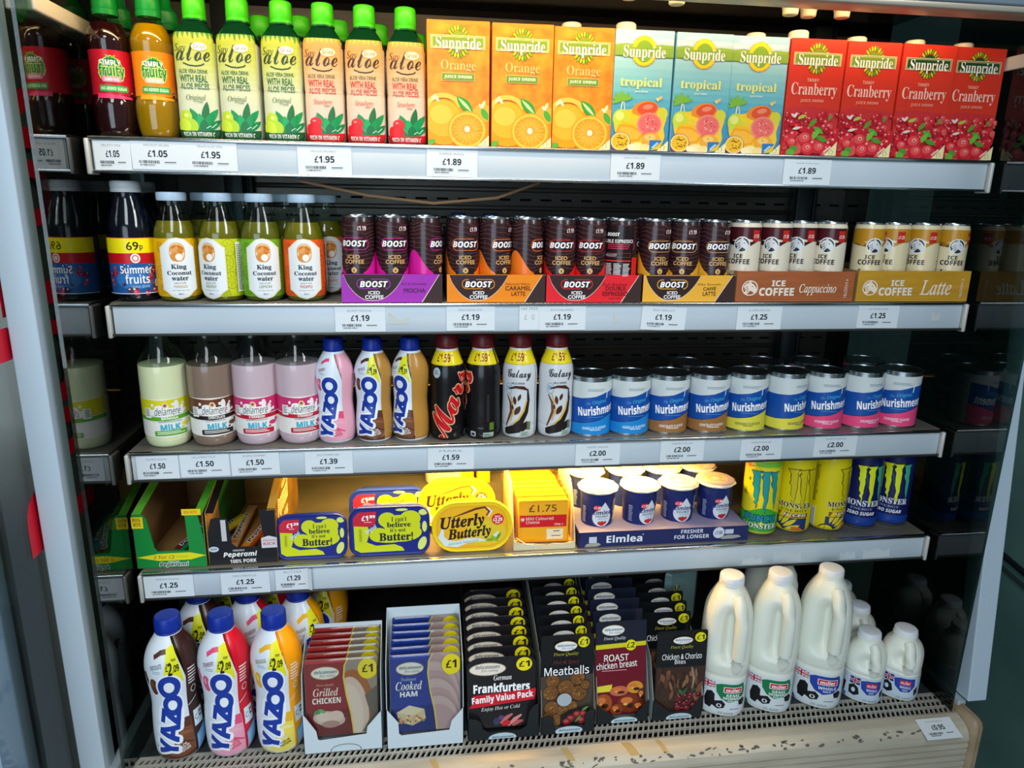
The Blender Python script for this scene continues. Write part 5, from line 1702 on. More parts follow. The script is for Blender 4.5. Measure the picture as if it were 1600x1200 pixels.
# cream pots and their tray
t = thing('pot_tray', 'navy card tray with white lettering holding the cream pots', 'tray', (.1885, .000, Z4), -.0)
nv = M('#232B5E', .5)
w = .318
plate('tray_front', [(-159, 0), (159, 0), (158, 28.4), (-156, 28.6)], 0, 1.2, nv, t)
bm = bmesh.new()
add_box(bm, -w / 2, w / 2, .0012, .19, 0, .0022)
add_box(bm, -w / 2, -w / 2 + .001, .001, .19, 0, .028)
add_box(bm, w / 2 - .001, w / 2, .001, .19, 0, .026)
bm_obj('tray_walls', bm, nv, t)
# inner step in lilac card that holds the pots
box('inner_card', -.1575, .1575, .0012, .188, .0272, .0284, M('#8C86A6', .6), t, .001)
A = Art(0, 0, 1, 1, .5)
A.t('Elmlea', -108, -21.5, -42, -7, '#EEF0F6', 'sb', bold=.01).t('’', -42, -22, -40, -19, '#EEF0F6', 'sb')
A.t('FRESHER', 30, -26, 72, -18.5, '#E3E6F0', 'sb').t('FOR LONGER', 18, -15.5, 84, -8, '#E3E6F0', 'sb').ell(102, -17, 11, 11, '#D8DCE8').t('£1.80', 95, -20.5, 109, -13.5, '#232B5E', 'sb')
A.rect(-140, -20, -126, -8, '#C8D0E0').poly([(-148, -1), (-144, -7), (-122, -8), (-118, -4), (-126, -1)], '#A8A89C').rect(114, -23, 130, -14, '#C8D0E0').poly([(106, -9), (120, -12), (140, -11), (146, -7), (130, -4), (108, -4)], '#A8A89C')
A.line([(13, -29), (13, -1)], .5, '#1A204A')
A.build('tray_print', Flat(0), t)


def cream(label, loc, rz, group):
    t = thing('cream_pot', label, 'cream pot', loc, face(*loc[:2], rz), group)
    b = Body([(0, 24), (1.5, 26.5), (5, 27.6), (78, 31.2), (82, 31.6), (85, 32)], it=1)
    b.lathe('pot', M('#1B2768', .35), t, cap1=False)
    A = Art(668, 485, .285, .23, .35)
    A.rect(330, 126, 1005, 480, '#1B2768')
    for k in range(46):
        a, c = rnd.uniform(350, 990), rnd.uniform(150, 460)
        A.ring(a, c, 15, 18, '#2F4490', 10, rnd.uniform(0, 120), rnd.uniform(200, 330))
    drop = [(715, 190)] + [(738, 232), (762, 270)] + ellp(700, 322, 66, 76, 20, 0, -25, 205) + [(660, 262), (695, 226)]
    A.poly(drop, '#DCE4EC')
    A.ell(668, 236, 26, 22, '#D81E34', 20).t('£1.80', 646, 226, 692, 248, '#FFFFFF', 'sb')
    A.t('Elmlea', 640, 258, 762, 296, '#1B2768', 'sb', bold=.02).t('DOUBLE', 656, 302, 745, 318, '#1B2768', 'sb').t('Alternative to cream', 672, 322, 738, 336, '#3A5A8A', 'fi')
    for cx, cy, r in ((700, 372, 20), (682, 368, 12), (722, 366, 12)): A.ell(cx, cy, r, r * .95, '#CC1E2A', 14).leaf(cx, cy - r, 18, 6, 20, '#3A7A2E')
    A.rect(788, 190, 830, 300, '#D8DCE4').bars(792, 196, 826, 290, 10, '#2A2A3A').micro(840, 230, 872, 370, 8, '#A9B4D0')
    A.micro(560, 240, 590, 380, 10, '#A9B4D0')
    A.build('pot_print', b, t, clip=(-95, 3, 95, 82))
    lathe('pot_rim', [(82, 32), (83, 33.6), (87, 33.8), (88, 33)], M('#E6E2D6', .35), t, 40)
    V, F = [(0, 0, .0905)], []
    n = 48
    for j, (r, z) in enumerate(((22, 89.6), (31, 89.2), (35.5, 88.6), (37, 86.2))):
        for k in range(n):
            a = 2 * PI * k / n
            rk = r + (.9 * math.sin(a * 11) + (3.5 if abs(a - 2.2) < .12 else 0) if j >= 2 else 0)
            V.append((rk * math.cos(a) * .001, rk * math.sin(a) * .001, (z + (.35 * math.sin(a * 13) if j > 1 else 0)) * .001))
    F += [(0, 1 + k, 1 + (k + 1) % n) for k in range(n)]
    for j in range(3):
        F += [(1 + j * n + k, 1 + (j + 1) * n + k, 1 + (j + 1) * n + (k + 1) % n, 1 + j * n + (k + 1) % n) for k in range(n)]
    mesh('foil_lid', V, F, M('#E2DDD2', .32, .25), t, smooth=True, sharp=60)
    A = Art(0, 0, 1, 1, .35)
    A.ring(0, 0, 22, 33, '#B9A9C4', 30)
    A.ell(-4, -4, 17, 8, '#B8A88E', 20)
    for k in range(5): A.rect(-14, -16 + k * 6.5, 14 - 4 * (k % 2), -13 + k * 6.5, '#B0A094')
    A.build('lid_print', Top(89.6), t, base=.5)
    return t


gcr = 'cream pots with foil lids'
src = None
for i, (x, y, rz) in enumerate([(.0737, .050, .05), (.1530, .0505, .38), (.2285, .0545, .12), (.3020, .0585, .32)]):
    lb = 'front row cream pot, %s' % ['next to the cheese', 'second from the cheese, turned aside', 'third from the cheese, blue splash behind', 'next to the lime can'][i]
    if src is None: src = cream(lb, (x, y, Z4 + .0090), rz, gcr)
    else: dup(src, (x, y, Z4 + .0090), face(x, y, rz), lb)
for i, (x, y) in enumerate([(.069, .128), (.148, .129), (.224, .132)]):
    dup(src, (x, y, Z4 + .0090), .6 * i, 'cream pot behind the %s pot of the front row' % ['first', 'second', 'third'][i])
dup(src, (.298, .136, Z4 + .0090), 1.7, 'cream pot with only its blue side showing behind the fourth pot')
t = thing('blue_pot', 'blue topped pot peeping out between the cream pots', 'cream pot', (.253, .225, Z4), 0)
lathe('pot', [(0, 26), (4, 28), (96, 30), (98, 30)], M('#1E56A8', .4), t, 30)
lathe('lid', [(97, 31), (104, 30), (108, 22), (110, 8)], M('#2A72C4', .4), t, 30)


# energy cans
def energy(label, loc, rz, kind, group):
    t = thing('energy_drink_can', label, 'can', loc, face(*loc[:2], rz), group)
    base = {'p': '#E3D41A', 'y': '#DCCB12', 'n': '#141B52'}[kind]
    b = Body([(0, 24), (1.5, 26), (8, 31.5), (12, 32.6), (146, 32.6), (153, 31), (160, 27)], it=1)
    b.lathe('can_body', M(base, .28, .15, .3), t, cap1=False)
    lathe('can_rim', [(159, 27), (161, 28.6), (164, 28.6), (164.6, 28), (164.6, 26.5), (159.5, 25), (159.5, 4)], LIDM, t, 40)
    lathe('base_rim', [(1, 25.5), (3, 27.8), (7, 31.2)], LIDM, t, 40)
    A = Art(222, 620, .2645, .2645, .28, .2)     # picture units: can 97..347 wide
    claw, edge = {'p': ('#1E9AA0', '#12343A'), 'y': ('#CDBB10', '#3A2E14'), 'n': ('#DCE61A', '#0C1030')}[kind]
    if kind == 'p':
        A.rect(-230, 0, 680, 620, '#E3D41A')
        A.poly([(-230, 420)] + [(-230 + k * 50, 420 + 26 * math.sin(k * 1.1)) for k in range(19)] + [(680, 420), (680, 620), (-230, 620)], '#3BA834')
        A.ell(130, 95, 50, 22, '#E0782A', 16).rect(160, 60, 420, 100, '#7CC23A').ell(150, 200, 8, 14, '#5A5A14', 8)
        for k in range(5): A.leaf(112 + 5 * k, 300, 60, 8, 50 + k * 18, '#7A8A1A')
        A.t('PUNCH', 138, 452, 356, 500, '#1C8EB0', 'sb', bold=.05, out='#0C3A4A', ow=.05)
        A.t('MONSTER', 128, 514, 372, 552, '#EAF2E4', 'fb', bold=.01, out='#123A1A', ow=.04).t('PASSION FRUIT ORANGE GUAVA', 120, 572, 330, 586, '#BFE07A', 'sb')
        A.leaf(258, 512, 34, 12, 90, '#F3E34A').leaf(258, 512, 34, 12, 0, '#F3E34A')
    elif kind == 'y':
        A.rect(-230, 0, 680, 620, '#DCCB12')
        A.t('MONSTER', 100, 378, 352, 418, '#2A2416', 'fb', bold=.02, out='#EFE6C0', ow=.03).t('ENERGY', 130, 426, 322, 446, '#6A5A1A', 'fb')
        A.rect(116, 455, 326, 488, '#8A5A1E').t('JUICED', 130, 459, 310, 484, '#F4EFE2', 'sbi')
        A.rect(100, 495, 318, 608, '#23386E').ell(110, 608, 62, 62, '#3A2E14', 22).ell(108, 610, 54, 54, '#E6CC1A', 22)
        for a in (20, 38, 56, 74): A.leaf(110 + 120 * math.cos(math.radians(a)), 605 - 120 * math.sin(math.radians(a)), 110, 30, a, '#E6CC1A')
        A.ell(260, 580, 50, 20, '#D8701E', 16, 20).frame(98, 492, 320, 610, 4, '#3A2E14')
        A.rect(-40, 120, 28, 420, '#D2C012').micro(-36, 130, 26, 400, 22, '#4A3E16').rect(-46, 440, 26, 600, '#E4E0D0').bars(-40, 446, 20, 590, 12, '#222222')
    else:
        A.rect(-230, 0, 680, 620, '#161E58')
        for k in range(34):
            A.poly([(rnd.uniform(-200, 640), rnd.uniform(60, 600)) for _ in range(1)] * 1 + [(0, 0)] * 0 or [(0, 0)]) if False else None
            x, y = rnd.uniform(-200, 640), rnd.uniform(110, 560)
            A.leaf(x, y, rnd.uniform(50, 120), rnd.uniform(8, 22), rnd.uniform(20, 160), rnd.choice(['#22307A', '#1E4A7A', '#101544', '#2A2E6A', '#1C3A5A']))
        A.rect(-230, 520, 680, 620, '#1A3F8E')
        A.t('MONSTER', 98, 392, 352, 436, '#E3E6EE', 'fb', bold=.012).t('ENERGY', 150, 448, 300, 464, '#9AA4C8', 'fb').t('ZERO SUGAR', 130, 478, 318, 504, '#EEF0F6', 'sbi', bold=.02)

    def scratch(x, y0, y1, w, seed):
        r = random.Random(seed)
        n = 12
        L, R = [], []
        for k in range(n + 1):
            y = y0 + (y1 - y0) * k / n
            ww = w * (1 - (k / n) ** 2.2) + 2
            j = r.uniform(-7, 7)
            L.append((x - ww / 2 + j + k * 1.2, y)); R.append((x + ww / 2 + j * .4 + k * 1.2, y + r.uniform(-6, 6)))
        return [(x - w * .9, y0 - 14)] + L + R[::-1] + [(x + w * .9, y0 - 22)]
    for dx, y1, w, sd in ((-24, 400, 40, 1), (38, 430, 38, 2), (98, 405, 32, 3)):
        P = scratch(222 + dx, 150, y1, w, sd)
        cx, cy = sum(p[0] for p in P) / len(P), sum(p[1] for p in P) / len(P)
        A.poly([(cx + (x - cx) * 1.22, cy + (y - cy) * 1.03) for x, y in P], edge)
        A.poly(P, claw if not (kind == 'n' and sd == 3) else '#3FA884')
    A.build('can_print', b, t, clip=(-100, 9, 100, 151))
    return t


ge = 'large energy drink cans'
energy('large lime and green can with teal claw marks beside the cream pots', (.3835, .036, Z4), -.12, 'p', ge)
e2 = energy('large yellow can with outlined claw marks next to the lime one', (.4520, .040, Z4), .10, 'y', ge)
dup(e2, (.5220, .040, Z4), face(.522, .04, 1.02), 'large yellow can turned to its barcode, next to the navy cans')
e4 = energy('large navy can with lime claw marks next to the yellow cans', (.5940, .046, Z4), .12, 'n', ge)
dup(e4, (.6610, .050, Z4), face(.661, .05, -.12), 'large navy can with lime claw marks at the right end of the shelf')
# ------------------------------------------------------------------ deck
gY = 'large milkshake bottles on the deck'
Y1 = yazoo('large dark brown chocolate milkshake bottle, front left of the deck', (-.651, -.058, Z5), .10, 'c', ('2', '.09'), gY, True)
Y2 = yazoo('large red strawberry milkshake bottle in the front row', (-.5695, -.060, Z5), .10, 's', ('2', '.09'), gY, True)
Y3 = yazoo('large orange yellow banana milkshake bottle in the front row', (-.4870, -.062, Z5), .10, 'b', ('2', '.09'), gY, True)
dup(Y1, (-.629, .030, Z5), .30, 'large chocolate milkshake bottle behind the brown front one')
dup(Y2, (-.546, .022, Z5), 1.0, 'large strawberry milkshake bottle turned aside behind the red front one')
dup(Y3, (-.461, .018, Z5), .95, 'large banana milkshake bottle turned aside behind the orange front one')
dup(Y1, (-.595, .115, Z5), .0, 'large milkshake bottle in shade, third row, between the brown and red ones')
dup(Y2, (-.514, .108, Z5), .1, 'large milkshake bottle in shade, third row, between the red and orange ones')
dup(Y3, (-.426, .100, Z5), .15, 'large milkshake bottle in shade behind the chicken box')


def oval_logo(A, x0, y0, x1, y1, ring='#C8B070'):
    A.ell((x0 + x1) / 2, (y0 + y1) / 2, (x1 - x0) / 2, (y1 - y0) / 2, ring, 26).ell((x0 + x1) / 2, (y0 + y1) / 2, (x1 - x0) / 2 * .95, (y1 - y0) / 2 * .9, '#EEF0F0', 26)
    w, h = x1 - x0, y1 - y0
    A.t('delicatessen', x0 + w * .12, y0 + h * .28, x1 - w * .08, y0 + h * .54, '#2A3A4A', 'sb').t('fine eating', x0 + w * .3, y0 + h * .58, x1 - w * .14, y0 + h * .86, '#2A4A6A', 'fi')


def slice_pack(label, loc, rz, rx, kind, group):
    """flat sleeve pack: coloured card half and clear half over the slices; picture units 480 x 490"""
    t = thing('deli_slice_pack', label, 'meat pack', loc, rz, group, rx)
    w, h = 117, (137 if kind == 'c' else 140)
    loft('pack_tray', [(0, w, h, 4, h / 2), (1.0, w, h, 4, h / 2), (5.5, w - 10, h - 10, 6, h / 2)], M('#9A9A94' if kind == 'h' else '#8E8276', .3, 0, .3), t)
    A = Art(290, 1010, w / 470., h / 495., .32, .25)
    if kind == 'c':
        A.rect(55, 515, 525, 1010, '#9A8E84')
        A.ell(380, 830, 125, 240, '#A8622E', 30, -6).ell(360, 850, 105, 215, '#D9C4B8', 30, -6).ell(350, 860, 80, 180, '#E3D2C8', 26, -6)
        A.poly([(440, 760), (480, 900), (420, 1000), (525, 1010), (525, 700)], '#6A625C')
        pc, dk = '#8E1A24', '#6E141E'
    else:
        A.rect(55, 515, 525, 1010, '#A8A09E')
        for k in range(8):
            A.ell(330 + 7 * k, 640 + 55 * k, 190 - 6 * k, 200, ['#B89AA0', '#CDB4B8'][k % 2], 30).ell(326 + 7 * k, 652 + 55 * k, 182 - 6 * k, 194, ['#CDB6BC', '#BFA2AA'][k % 2], 30)
        pc, dk = '#1A3AA0', '#142C80'
    P = [(55, 515), (335, 515), (310, 560), (302, 640), (318, 760), (345, 880), (358, 1010), (55, 1010)]
    A.poly([(x + (10 if x > 200 else 0), y) for x, y in P], '#E6D24A')
    A.poly(P, pc)
    A.poly([(55, 515), (330, 515), (318, 540), (55, 540)], '#B8343A' if kind == 'c' else '#2A4AB8')
    A.poly([(55, 860), (335, 840), (352, 940), (358, 1010), (55, 1010)], dk)
    oval_logo(A, 96, 562, 280, 645)
    if kind == 'c':
        A.t('Finest Quality', 128, 672, 244, 690, '#E8C8A8', 'fi').t('Grilled', 106, 700, 270, 752, '#F6E8DC', 'fbi').t('CHICKEN', 100, 762, 284, 800, '#FFFFFF', 'sb', bold=.02)
        A.ell(205, 900, 105, 50, '#D8BCB4', 24, 8).ell(180, 890, 60, 34, '#E9D6D0', 20, 8).ell(250, 885, 50, 36, '#E6CFC8', 20).ell(215, 935, 60, 24, '#B8948C', 18).leaf(135, 850, 70, 30, 20, '#4A9A5A').leaf(160, 848, 50, 22, -30, '#6ABA7A')
    else:
        A.t('Traditional', 128, 660, 228, 680, '#C8D8F4', 'fi').t('Cooked', 92, 684, 268, 740, '#F2F4FA', 'fbi').t('HAM', 120, 748, 236, 782, '#FFFFFF', 'sb', bold=.02)
        A.poly([(95, 880), (180, 840), (280, 870), (290, 930), (200, 970), (110, 940)], '#D8C8A8').poly([(95, 880), (180, 838), (282, 868), (200, 905)], '#E9DEC4')
        for k in range(40): A.ell(rnd.uniform(105, 285), rnd.uniform(905, 950), 8, 6, rnd.choice(['#7AA84A', '#C8402E', '#E3D8B4', '#4E7A2E', '#D89A6A']), 7)
    A.ell(465, 590, 64, 66, '#F2E01A', 28).t('£1', 428, 562, 500, 614, '#1A1A14', 'sb', bold=.02)
    A.build('pack_print', Flat(0), t, clip=(-58, .5, 58, h - .5), base=.15)
    loft('pack_film', [(-2.6, w - 4, h - 4, 4, h / 2), (-1.5, w - 1, h - 1, 4, h / 2), (-.8, w + .5, h + .5, 4, h / 2)], thin_glass('film', '#F6F6F2', 1.3, .08, .02) if 'FILM' not in globals() else FILM, t)
    return t


FILM = thin_glass('film', '#F6F6F2', 1.3, .08, .02)


def deli_box(label, loc, w, cut, col, hb, depth, rz=0., back='#C9D6DC', slope=None, logo=None, group='deli display boxes'):
    """card dispenser: front with a cut-out, side walls, taller back"""
    t = thing('deli_box', label, 'display box', loc, rz, group)
    hw = w / 2
    m = M(col, .5)
    P = [(-hw, 0), (hw, 0), (hw, cut[0][1])] + [(x, z) for x, z in cut[1:-1]] + [(-hw, cut[-1][1])]
    plate('front_panel', P, 0, 1, m, t)
    bm = bmesh.new()
    s = .001
    zf0, zf1 = cut[0][1], cut[-1][1]
    sl = slope or [(0, None), (20, 120), (depth, hb)]
    for sx, zf in ((-1, zf1), (1, zf0)):
        x0, x1 = sorted((sx * hw, sx * (hw - .9)))
        ps = [(0, 0), (depth, 0)] + [(y, z if z is not None else zf) for y, z in sl[::-1]]
        v = [bm.verts.new((x * s, y * s, z * s)) for x in (x0, x1) for y, z in ps]
        n = len(ps)
        bm.faces.new(v[:n]); bm.faces.new(v[n:][::-1])
        for k in range(n): bm.faces.new((v[k], v[(k + 1) % n], v[n + (k + 1) % n], v[n + k]))
    add_box(bm, -hw * s, hw * s, (depth - 1) * s, depth * s, 0, hb * s)
    add_box(bm, -hw * s, hw * s, .001, depth * s, 0, .001)
    bm_obj('box_walls', bm, M(back, .5), t)
    if logo:
        A = Art(0, 0, 1, 1, .5)
        A.ell(logo[0], -logo[1], logo[2] + 1.5, logo[3] + 1.5, '#3A3A36' if col != '#CFDCE2' else '#6A7A7A', 26)
        A.ell(logo[0], -logo[1], logo[2], logo[3], '#C2D6DE' if col != '#CFDCE2' else col, 26)
        if col != '#CFDCE2':
            x, z, a, b = logo
            A.t('delicatessen', x - a * .75, -z - b * .45, x + a * .8, -z + b * .02, '#2A3A4A', 'sb').t('fine eating', x - a * .3, -z + b * .12, x + a * .7, -z + b * .6, '#2A4A6A', 'fi')
        A.build('front_print', Flat(0), t, clip=(-hw, .5, hw, 200), base=.2)
    return t


WH = '#CFDCE2'
bx = deli_box('pale blue-white box of grilled chicken packs beside the milkshake bottles', (-.3815, -.100, Z5), 128, [(64, 74), (59, 68), (40, 44), (38, 30), (-38, 24), (-41, 26), (-43, 42), (-60, 72), (-64, 76)], WH, 184, 92, 0, WH, [(0, None), (14, 140), (92, 184)], (4, 2, 24, 11))
g1 = 'grilled chicken packs in the white box'
src = None
for k in range(6):
    lb = 'front grilled chicken pack with red card and yellow £1 spot' if k == 0 else 'grilled chicken pack, %s behind the front one' % ['', 'next', 'second', 'third', 'fourth', 'fifth'][k]
    loc = (-.3825 + .0012 * k, -.094 + .0142 * k, Z5 + .028 + .0025 * k)
    if src is None: src = slice_pack(lb, loc, 0, -.10, 'c', g1)
    else: dup(src, loc, rnd.uniform(-.015, .015), lb)
bx = deli_box('pale blue-white box of cooked ham packs beside the chicken box', (-.2455, -.104, Z5), 128, [(64, 72), (60, 66), (44, 46), (40, 28), (-40, 24), (-44, 28), (-45, 50), (-60, 72), (-64, 78)], WH, 198, 112, 0, WH, [(0, None), (14, 150), (112, 198)])
g1 = 'cooked ham packs in the white box'
src = None
for k in range(6):
    lb = 'front cooked ham pack with blue card and yellow £1 spot' if k == 0 else 'cooked ham pack, %s behind the front one' % ['', 'next', 'second', 'third', 'fourth', 'fifth'][k]
    loc = (-.2445 + .0005 * k, -.098 + .0175 * k, Z5 + .026 + .003 * k)
    if src is None: src = slice_pack(lb, loc, 0, -.10, 'h', g1)
    else: dup(src, loc, rnd.uniform(-.015, .015), lb)

BK = '#1E2426'


def black_pack(label, loc, rz, rx, kind, group):
    t = thing({'f': 'frankfurter_pack', 'm': 'meatball_pack', 'r': 'chicken_breast_pack', 'c': 'chicken_bites_pack'}[kind], label, 'meat pack', loc, rz, group, rx)
    if kind == 'f':
        w, h = 118, 128
        A = Art(260, 1030, w / 455., h / 480., .25, .3)
        loft('pouch', [(-1.2, w - 5, h - 5, 18, h / 2), (0, w, h, 20, h / 2), (1, w, h, 20, h / 2), (9, w - 12, h - 14, 18, h / 2)], M('#1C1A1C', .25, 0, .3), t)
        A.poly([(x + 260, y + 790) for x, y in rr(452, 476, 56, 6)], '#1F1D20')
        A.ell(165, 625, 122, 44, '#B8A888', 26).ell(165, 625, 116, 39, '#EEE4D4', 26).t('delicatessen', 85, 596, 245, 622, '#4A4A4A', 'sb').t('fine eating', 120, 624, 235, 648, '#6A5A4A', 'fi')
        A.ell(408, 605, 53, 46, '#F2E01A', 26).t('£1', 372, 582, 446, 624, '#1A1A14', 'sb', bold=.02)
        A.t('German', 204, 668, 324, 704, '#EDE9E2', 'fbi').t('Frankfurters', 70, 722, 446, 786, '#FFFFFF', 'sb', bold=.05)
        A.poly([(68, 800), (488, 775), (478, 850), (40, 886), (66, 850)], '#D01E2C').t('Family Value Pack', 60, 798, 468, 858, '#FFFFFF', 'sb', rot=3.5, bold=.03)
        A.t('Enjoy Hot or Cold', 120, 880, 380, 912, '#EDE9E2', 'fi', rot=2)
        for a, b, c in (((250, 1000), (330, 940), '#C86A6A'), ((300, 1020), (390, 950), '#D88A86'), ((260, 1015), (300, 1000), '#C8242E'), ((330, 1020), (400, 990), '#B85A5A')):
            A.line([a, ((a[0] + b[0]) / 2, (a[1] + b[1]) / 2 - 6), b], [14, 28, 12], c)
        A.ell(225, 985, 24, 26, '#3A3A5A').ell(290, 1000, 26, 20, '#C8242E').ell(255, 960, 18, 16, '#5A4A6A')
    elif kind == 'm':
        w, h = 93, 168
        A = Art(665, 975, w / 330., h / 580., .25, .3)
        loft('pouch', [(0, w, h, 5, h / 2), (1, w, h, 5, h / 2), (14, w - 14, h - 14, 12, h / 2)], M('#161719', .28, 0, .2), t)
        A.rect(500, 395, 830, 975, '#4A4038')
        A.rect(500, 390, 830, 655, '#15171B')
        for cx, cy, r in ((578, 690, 44), (735, 680, 46), (565, 765, 50), (660, 735, 54), (742, 775, 52), (572, 860, 48), (640, 880, 40), (600, 940, 42), (780, 720, 30), (545, 920, 34), (700, 850, 34)):
            A.ell(cx, cy, r, r, '#4A2E1A', 22).ell(cx - 2, cy - 3, r * .93, r * .92, '#7A5028', 22)
            for q in range(16):
                a, d = rnd.uniform(0, 6.28), rnd.uniform(0, r * .75)
                A.ell(cx + d * math.cos(a), cy + d * math.sin(a), r * .14, r * .1, rnd.choice(['#5A3A1E', '#9A6A38', '#A8783E', '#6A4420']), 6, rnd.uniform(0, 180))
        A.ell(648, 805, 46, 42, '#AEB8C0', 18)
        A.poly([(625, 905), (690, 870), (800, 850), (820, 940), (790, 975), (625, 975)], '#16161A')
        for cx, cy in ((690, 930), (730, 905), (770, 905), (760, 945), (665, 950)): A.ell(cx, cy, 28, 24, '#7A1A24', 14).ell(cx - 4, cy - 4, 16, 12, '#B84A4A', 10)
        A.leaf(735, 935, 60, 14, 50, '#4A8A3A').leaf(780, 870, 50, 16, 30, '#5A9A44')
        oval_logo(A, 582, 426, 722, 490)
        A.ell(762, 437, 36, 35, '#E6DE1E', 22).t('£1', 736, 418, 788, 454, '#1A1A14', 'sb')
        A.t('Finest Quality', 575, 496, 730, 522, '#B8B42A', 'fi').t('Hot & Spicy', 572, 545, 736, 576, '#7A2A24', 'fi').t('Meatballs', 520, 586, 798, 642, '#FFFFFF', 'sm', bold=.015)
    elif kind == 'r':
        w, h = 92, 176
        A = Art(1005, 975, w / 320., h / 655., .25, .3)
        loft('pouch', [(0, w, h, 4, h / 2), (1, w, h, 4, h / 2), (12, w - 12, h - 14, 12, h / 2)], M('#181C26', .28, 0, .2), t)
        A.rect(840, 320, 1170, 500, '#1A2030').rect(840, 490, 1170, 980, '#6E1224')
        A.poly([(840, 480), (1170, 468), (1170, 498), (840, 512)], '#D8D01E')
        oval_logo(A, 884, 346, 1026, 420)
        A.t('Finest Quality', 896, 426, 1034, 454, '#E3E0E6', 'fi')
        A.ell(1068, 492, 34, 38, '#E6DE1E', 22).t('£2', 1042, 472, 1092, 510, '#1A1A14', 'sb')
        A.t('ROAST', 900, 550, 1056, 598, '#F6F2EC', 'sm', bold=.025).t('chicken breast', 852, 600, 1110, 648, '#F6F2EC', 'sm', bold=.025, rot=3).micro(888, 660, 1090, 672, 1, '#D89AA0')
        A.poly([(860, 770), (955, 760), (950, 810), (860, 812)], '#E6DA3A')
        for cx, cy, rx, ry, c in ((1000, 810, 60, 36, '#C86A4A'), (1100, 790, 52, 44, '#D8942A'), (900, 890, 56, 66, '#A8501E'), (1065, 900, 78, 66, '#7A2E16'), (1145, 850, 30, 50, '#5A2414'), (985, 940, 40, 40, '#8A3E1A'), (1130, 930, 44, 40, '#6A2A14')):
            A.ell(cx, cy, rx, ry, c, 20).ell(cx - rx * .2, cy - ry * .3, rx * .5, ry * .35, '#D8783A', 14).ell(cx + rx * .2, cy + ry * .3, rx * .4, ry * .25, '#3A160C', 12).ell(cx - rx * .3, cy + ry * .1, rx * .2, ry * .14, '#F0B84A', 8)
    else:
        w, h = 92, 158
        A = Art(1370, 935, w / 330., h / 540., .25, .3)
        loft('pouch', [(0, w, h, 5, h / 2), (1, w, h, 5, h / 2), (12, w - 14, h - 14, 12, h / 2)], M('#141619', .28, 0, .2), t)
        A.rect(1210, 400, 1540, 640, '#14171A').rect(1210, 636, 1540, 940, '#3E2A22')
        for k in range(50):
            A.leaf(rnd.uniform(1220, 1525), rnd.uniform(655, 860), rnd.uniform(40, 90), rnd.uniform(16, 34), rnd.uniform(60, 120), rnd.choice(['#5A3826', '#6A4430', '#4A2C20', '#7A5238', '#8A6246', '#35231C']))
        A.line([(1440, 640), (1460, 720), (1450, 800)], [6, 14, 4], '#9A8A7E').line([(1470, 650), (1480, 700)], 6, '#8A7A70')
        for k in range(26):
            cx, cy = rnd.uniform(1330, 1510), rnd.uniform(820, 925)
            A.ell(cx, cy, 17, 15, rnd.choice(['#5A1420', '#7A1E2A', '#8A2A34']), 11).ell(cx - 4, cy - 5, 6, 5, '#B8606A', 7)
        A.leaf(1400, 800, 70, 22, 60, '#2E5A3A').leaf(1375, 800, 50, 18, 120, '#3A6A44').leaf(1460, 790, 60, 18, 30, '#2A4A34')
        oval_logo(A, 1306, 430, 1436, 480)
        A.ell(1484, 438, 36, 32, '#E6DE1E', 22).t('£1', 1460, 422, 1510, 454, '#1A1A14', 'sb')
        A.t('Finest Quality', 1290, 486, 1440, 512, '#B8B42A', 'fi').t('Chicken & Chorizo', 1240, 540, 1500, 580, '#F2F2F0', 'sm', bold=.015).t('Bites', 1324, 582, 1396, 610, '#F2F2F0', 'sm', bold=.015)
    A.build('pack_print', Flat(-1.2 if kind == 'f' else 0), t, clip=(-w / 2 + .5, .5, w / 2 - .5, h - .5), base=.15)
    return t


def fill(kind, n, x, y, z, dx, dy, dz, rx, group, names, jit=.02, front=None):
    src = None
    for k in range(n):
        loc = (x + dx * k, y + dy * k, z + dz * k)
        lb = front if k == 0 else '%s, %s behind the front one' % (names, ['', 'next', 'second', 'third', 'fourth', 'fifth', 'sixth', 'seventh', 'eighth'][k])
        if src is None: src = black_pack(lb, loc, 0., rx, kind, group)
        else: dup(src, loc, rnd.uniform(-jit, jit), lb)
    return src


deli_box('black box of frankfurter packs beside the ham box', (-.1125, -.102, Z5), 122, [(61, 66), (50, 60), (44, 50), (40, 22), (28, 14), (-26, 14), (-36, 22), (-40, 36), (-48, 42), (-61, 44)], BK, 150, 215, 0, '#2A3032', [(0, None), (16, 70), (40, 120), (215, 190)], (-2, 2, 24, 10))
fill('f', 8, -.1145, -.094, Z5 + .017, .0004, .0235, .0045, -.13, 'frankfurter packs in the black box', 'frankfurter pack', .03, 'front frankfurter pack with red family value band')
deli_box('black box of meatball packs beside the frankfurters', (.0000, -.102, Z5), 94, [(47, 44), (38, 44), (30, 38), (30, 16), (24, 10), (-20, 10), (-24, 14), (-26, 34), (-34, 38), (-47, 36)], BK, 150, 205, 0, '#8E9284', [(0, None), (30, 130), (205, 205)], (2, 5, 24, 9))
fill('m', 7, -.0015, -.094, Z5 + .012, .0012, .0265, .0030, -.09, 'meatball packs in the black box', 'meatball pack', .02, 'front meatball pack with the meatballs showing')
deli_box('black box of roast chicken breast packs beside the meatballs', (.1015, -.088, Z5), 94, [(47, 44), (22, 12), (-14, 12), (-46, 40), (-47, 42)], BK, 150, 200, 0, '#9AA09A', [(0, None), (30, 120), (200, 205)], (4, 3, 24, 9))
fill('r', 6, .0985, -.080, Z5 + .012, .0022, .0300, .0034, -.12, 'chicken breast packs in the black box', 'chicken breast pack', .02, 'front roast chicken breast pack with maroon card and £2 spot')
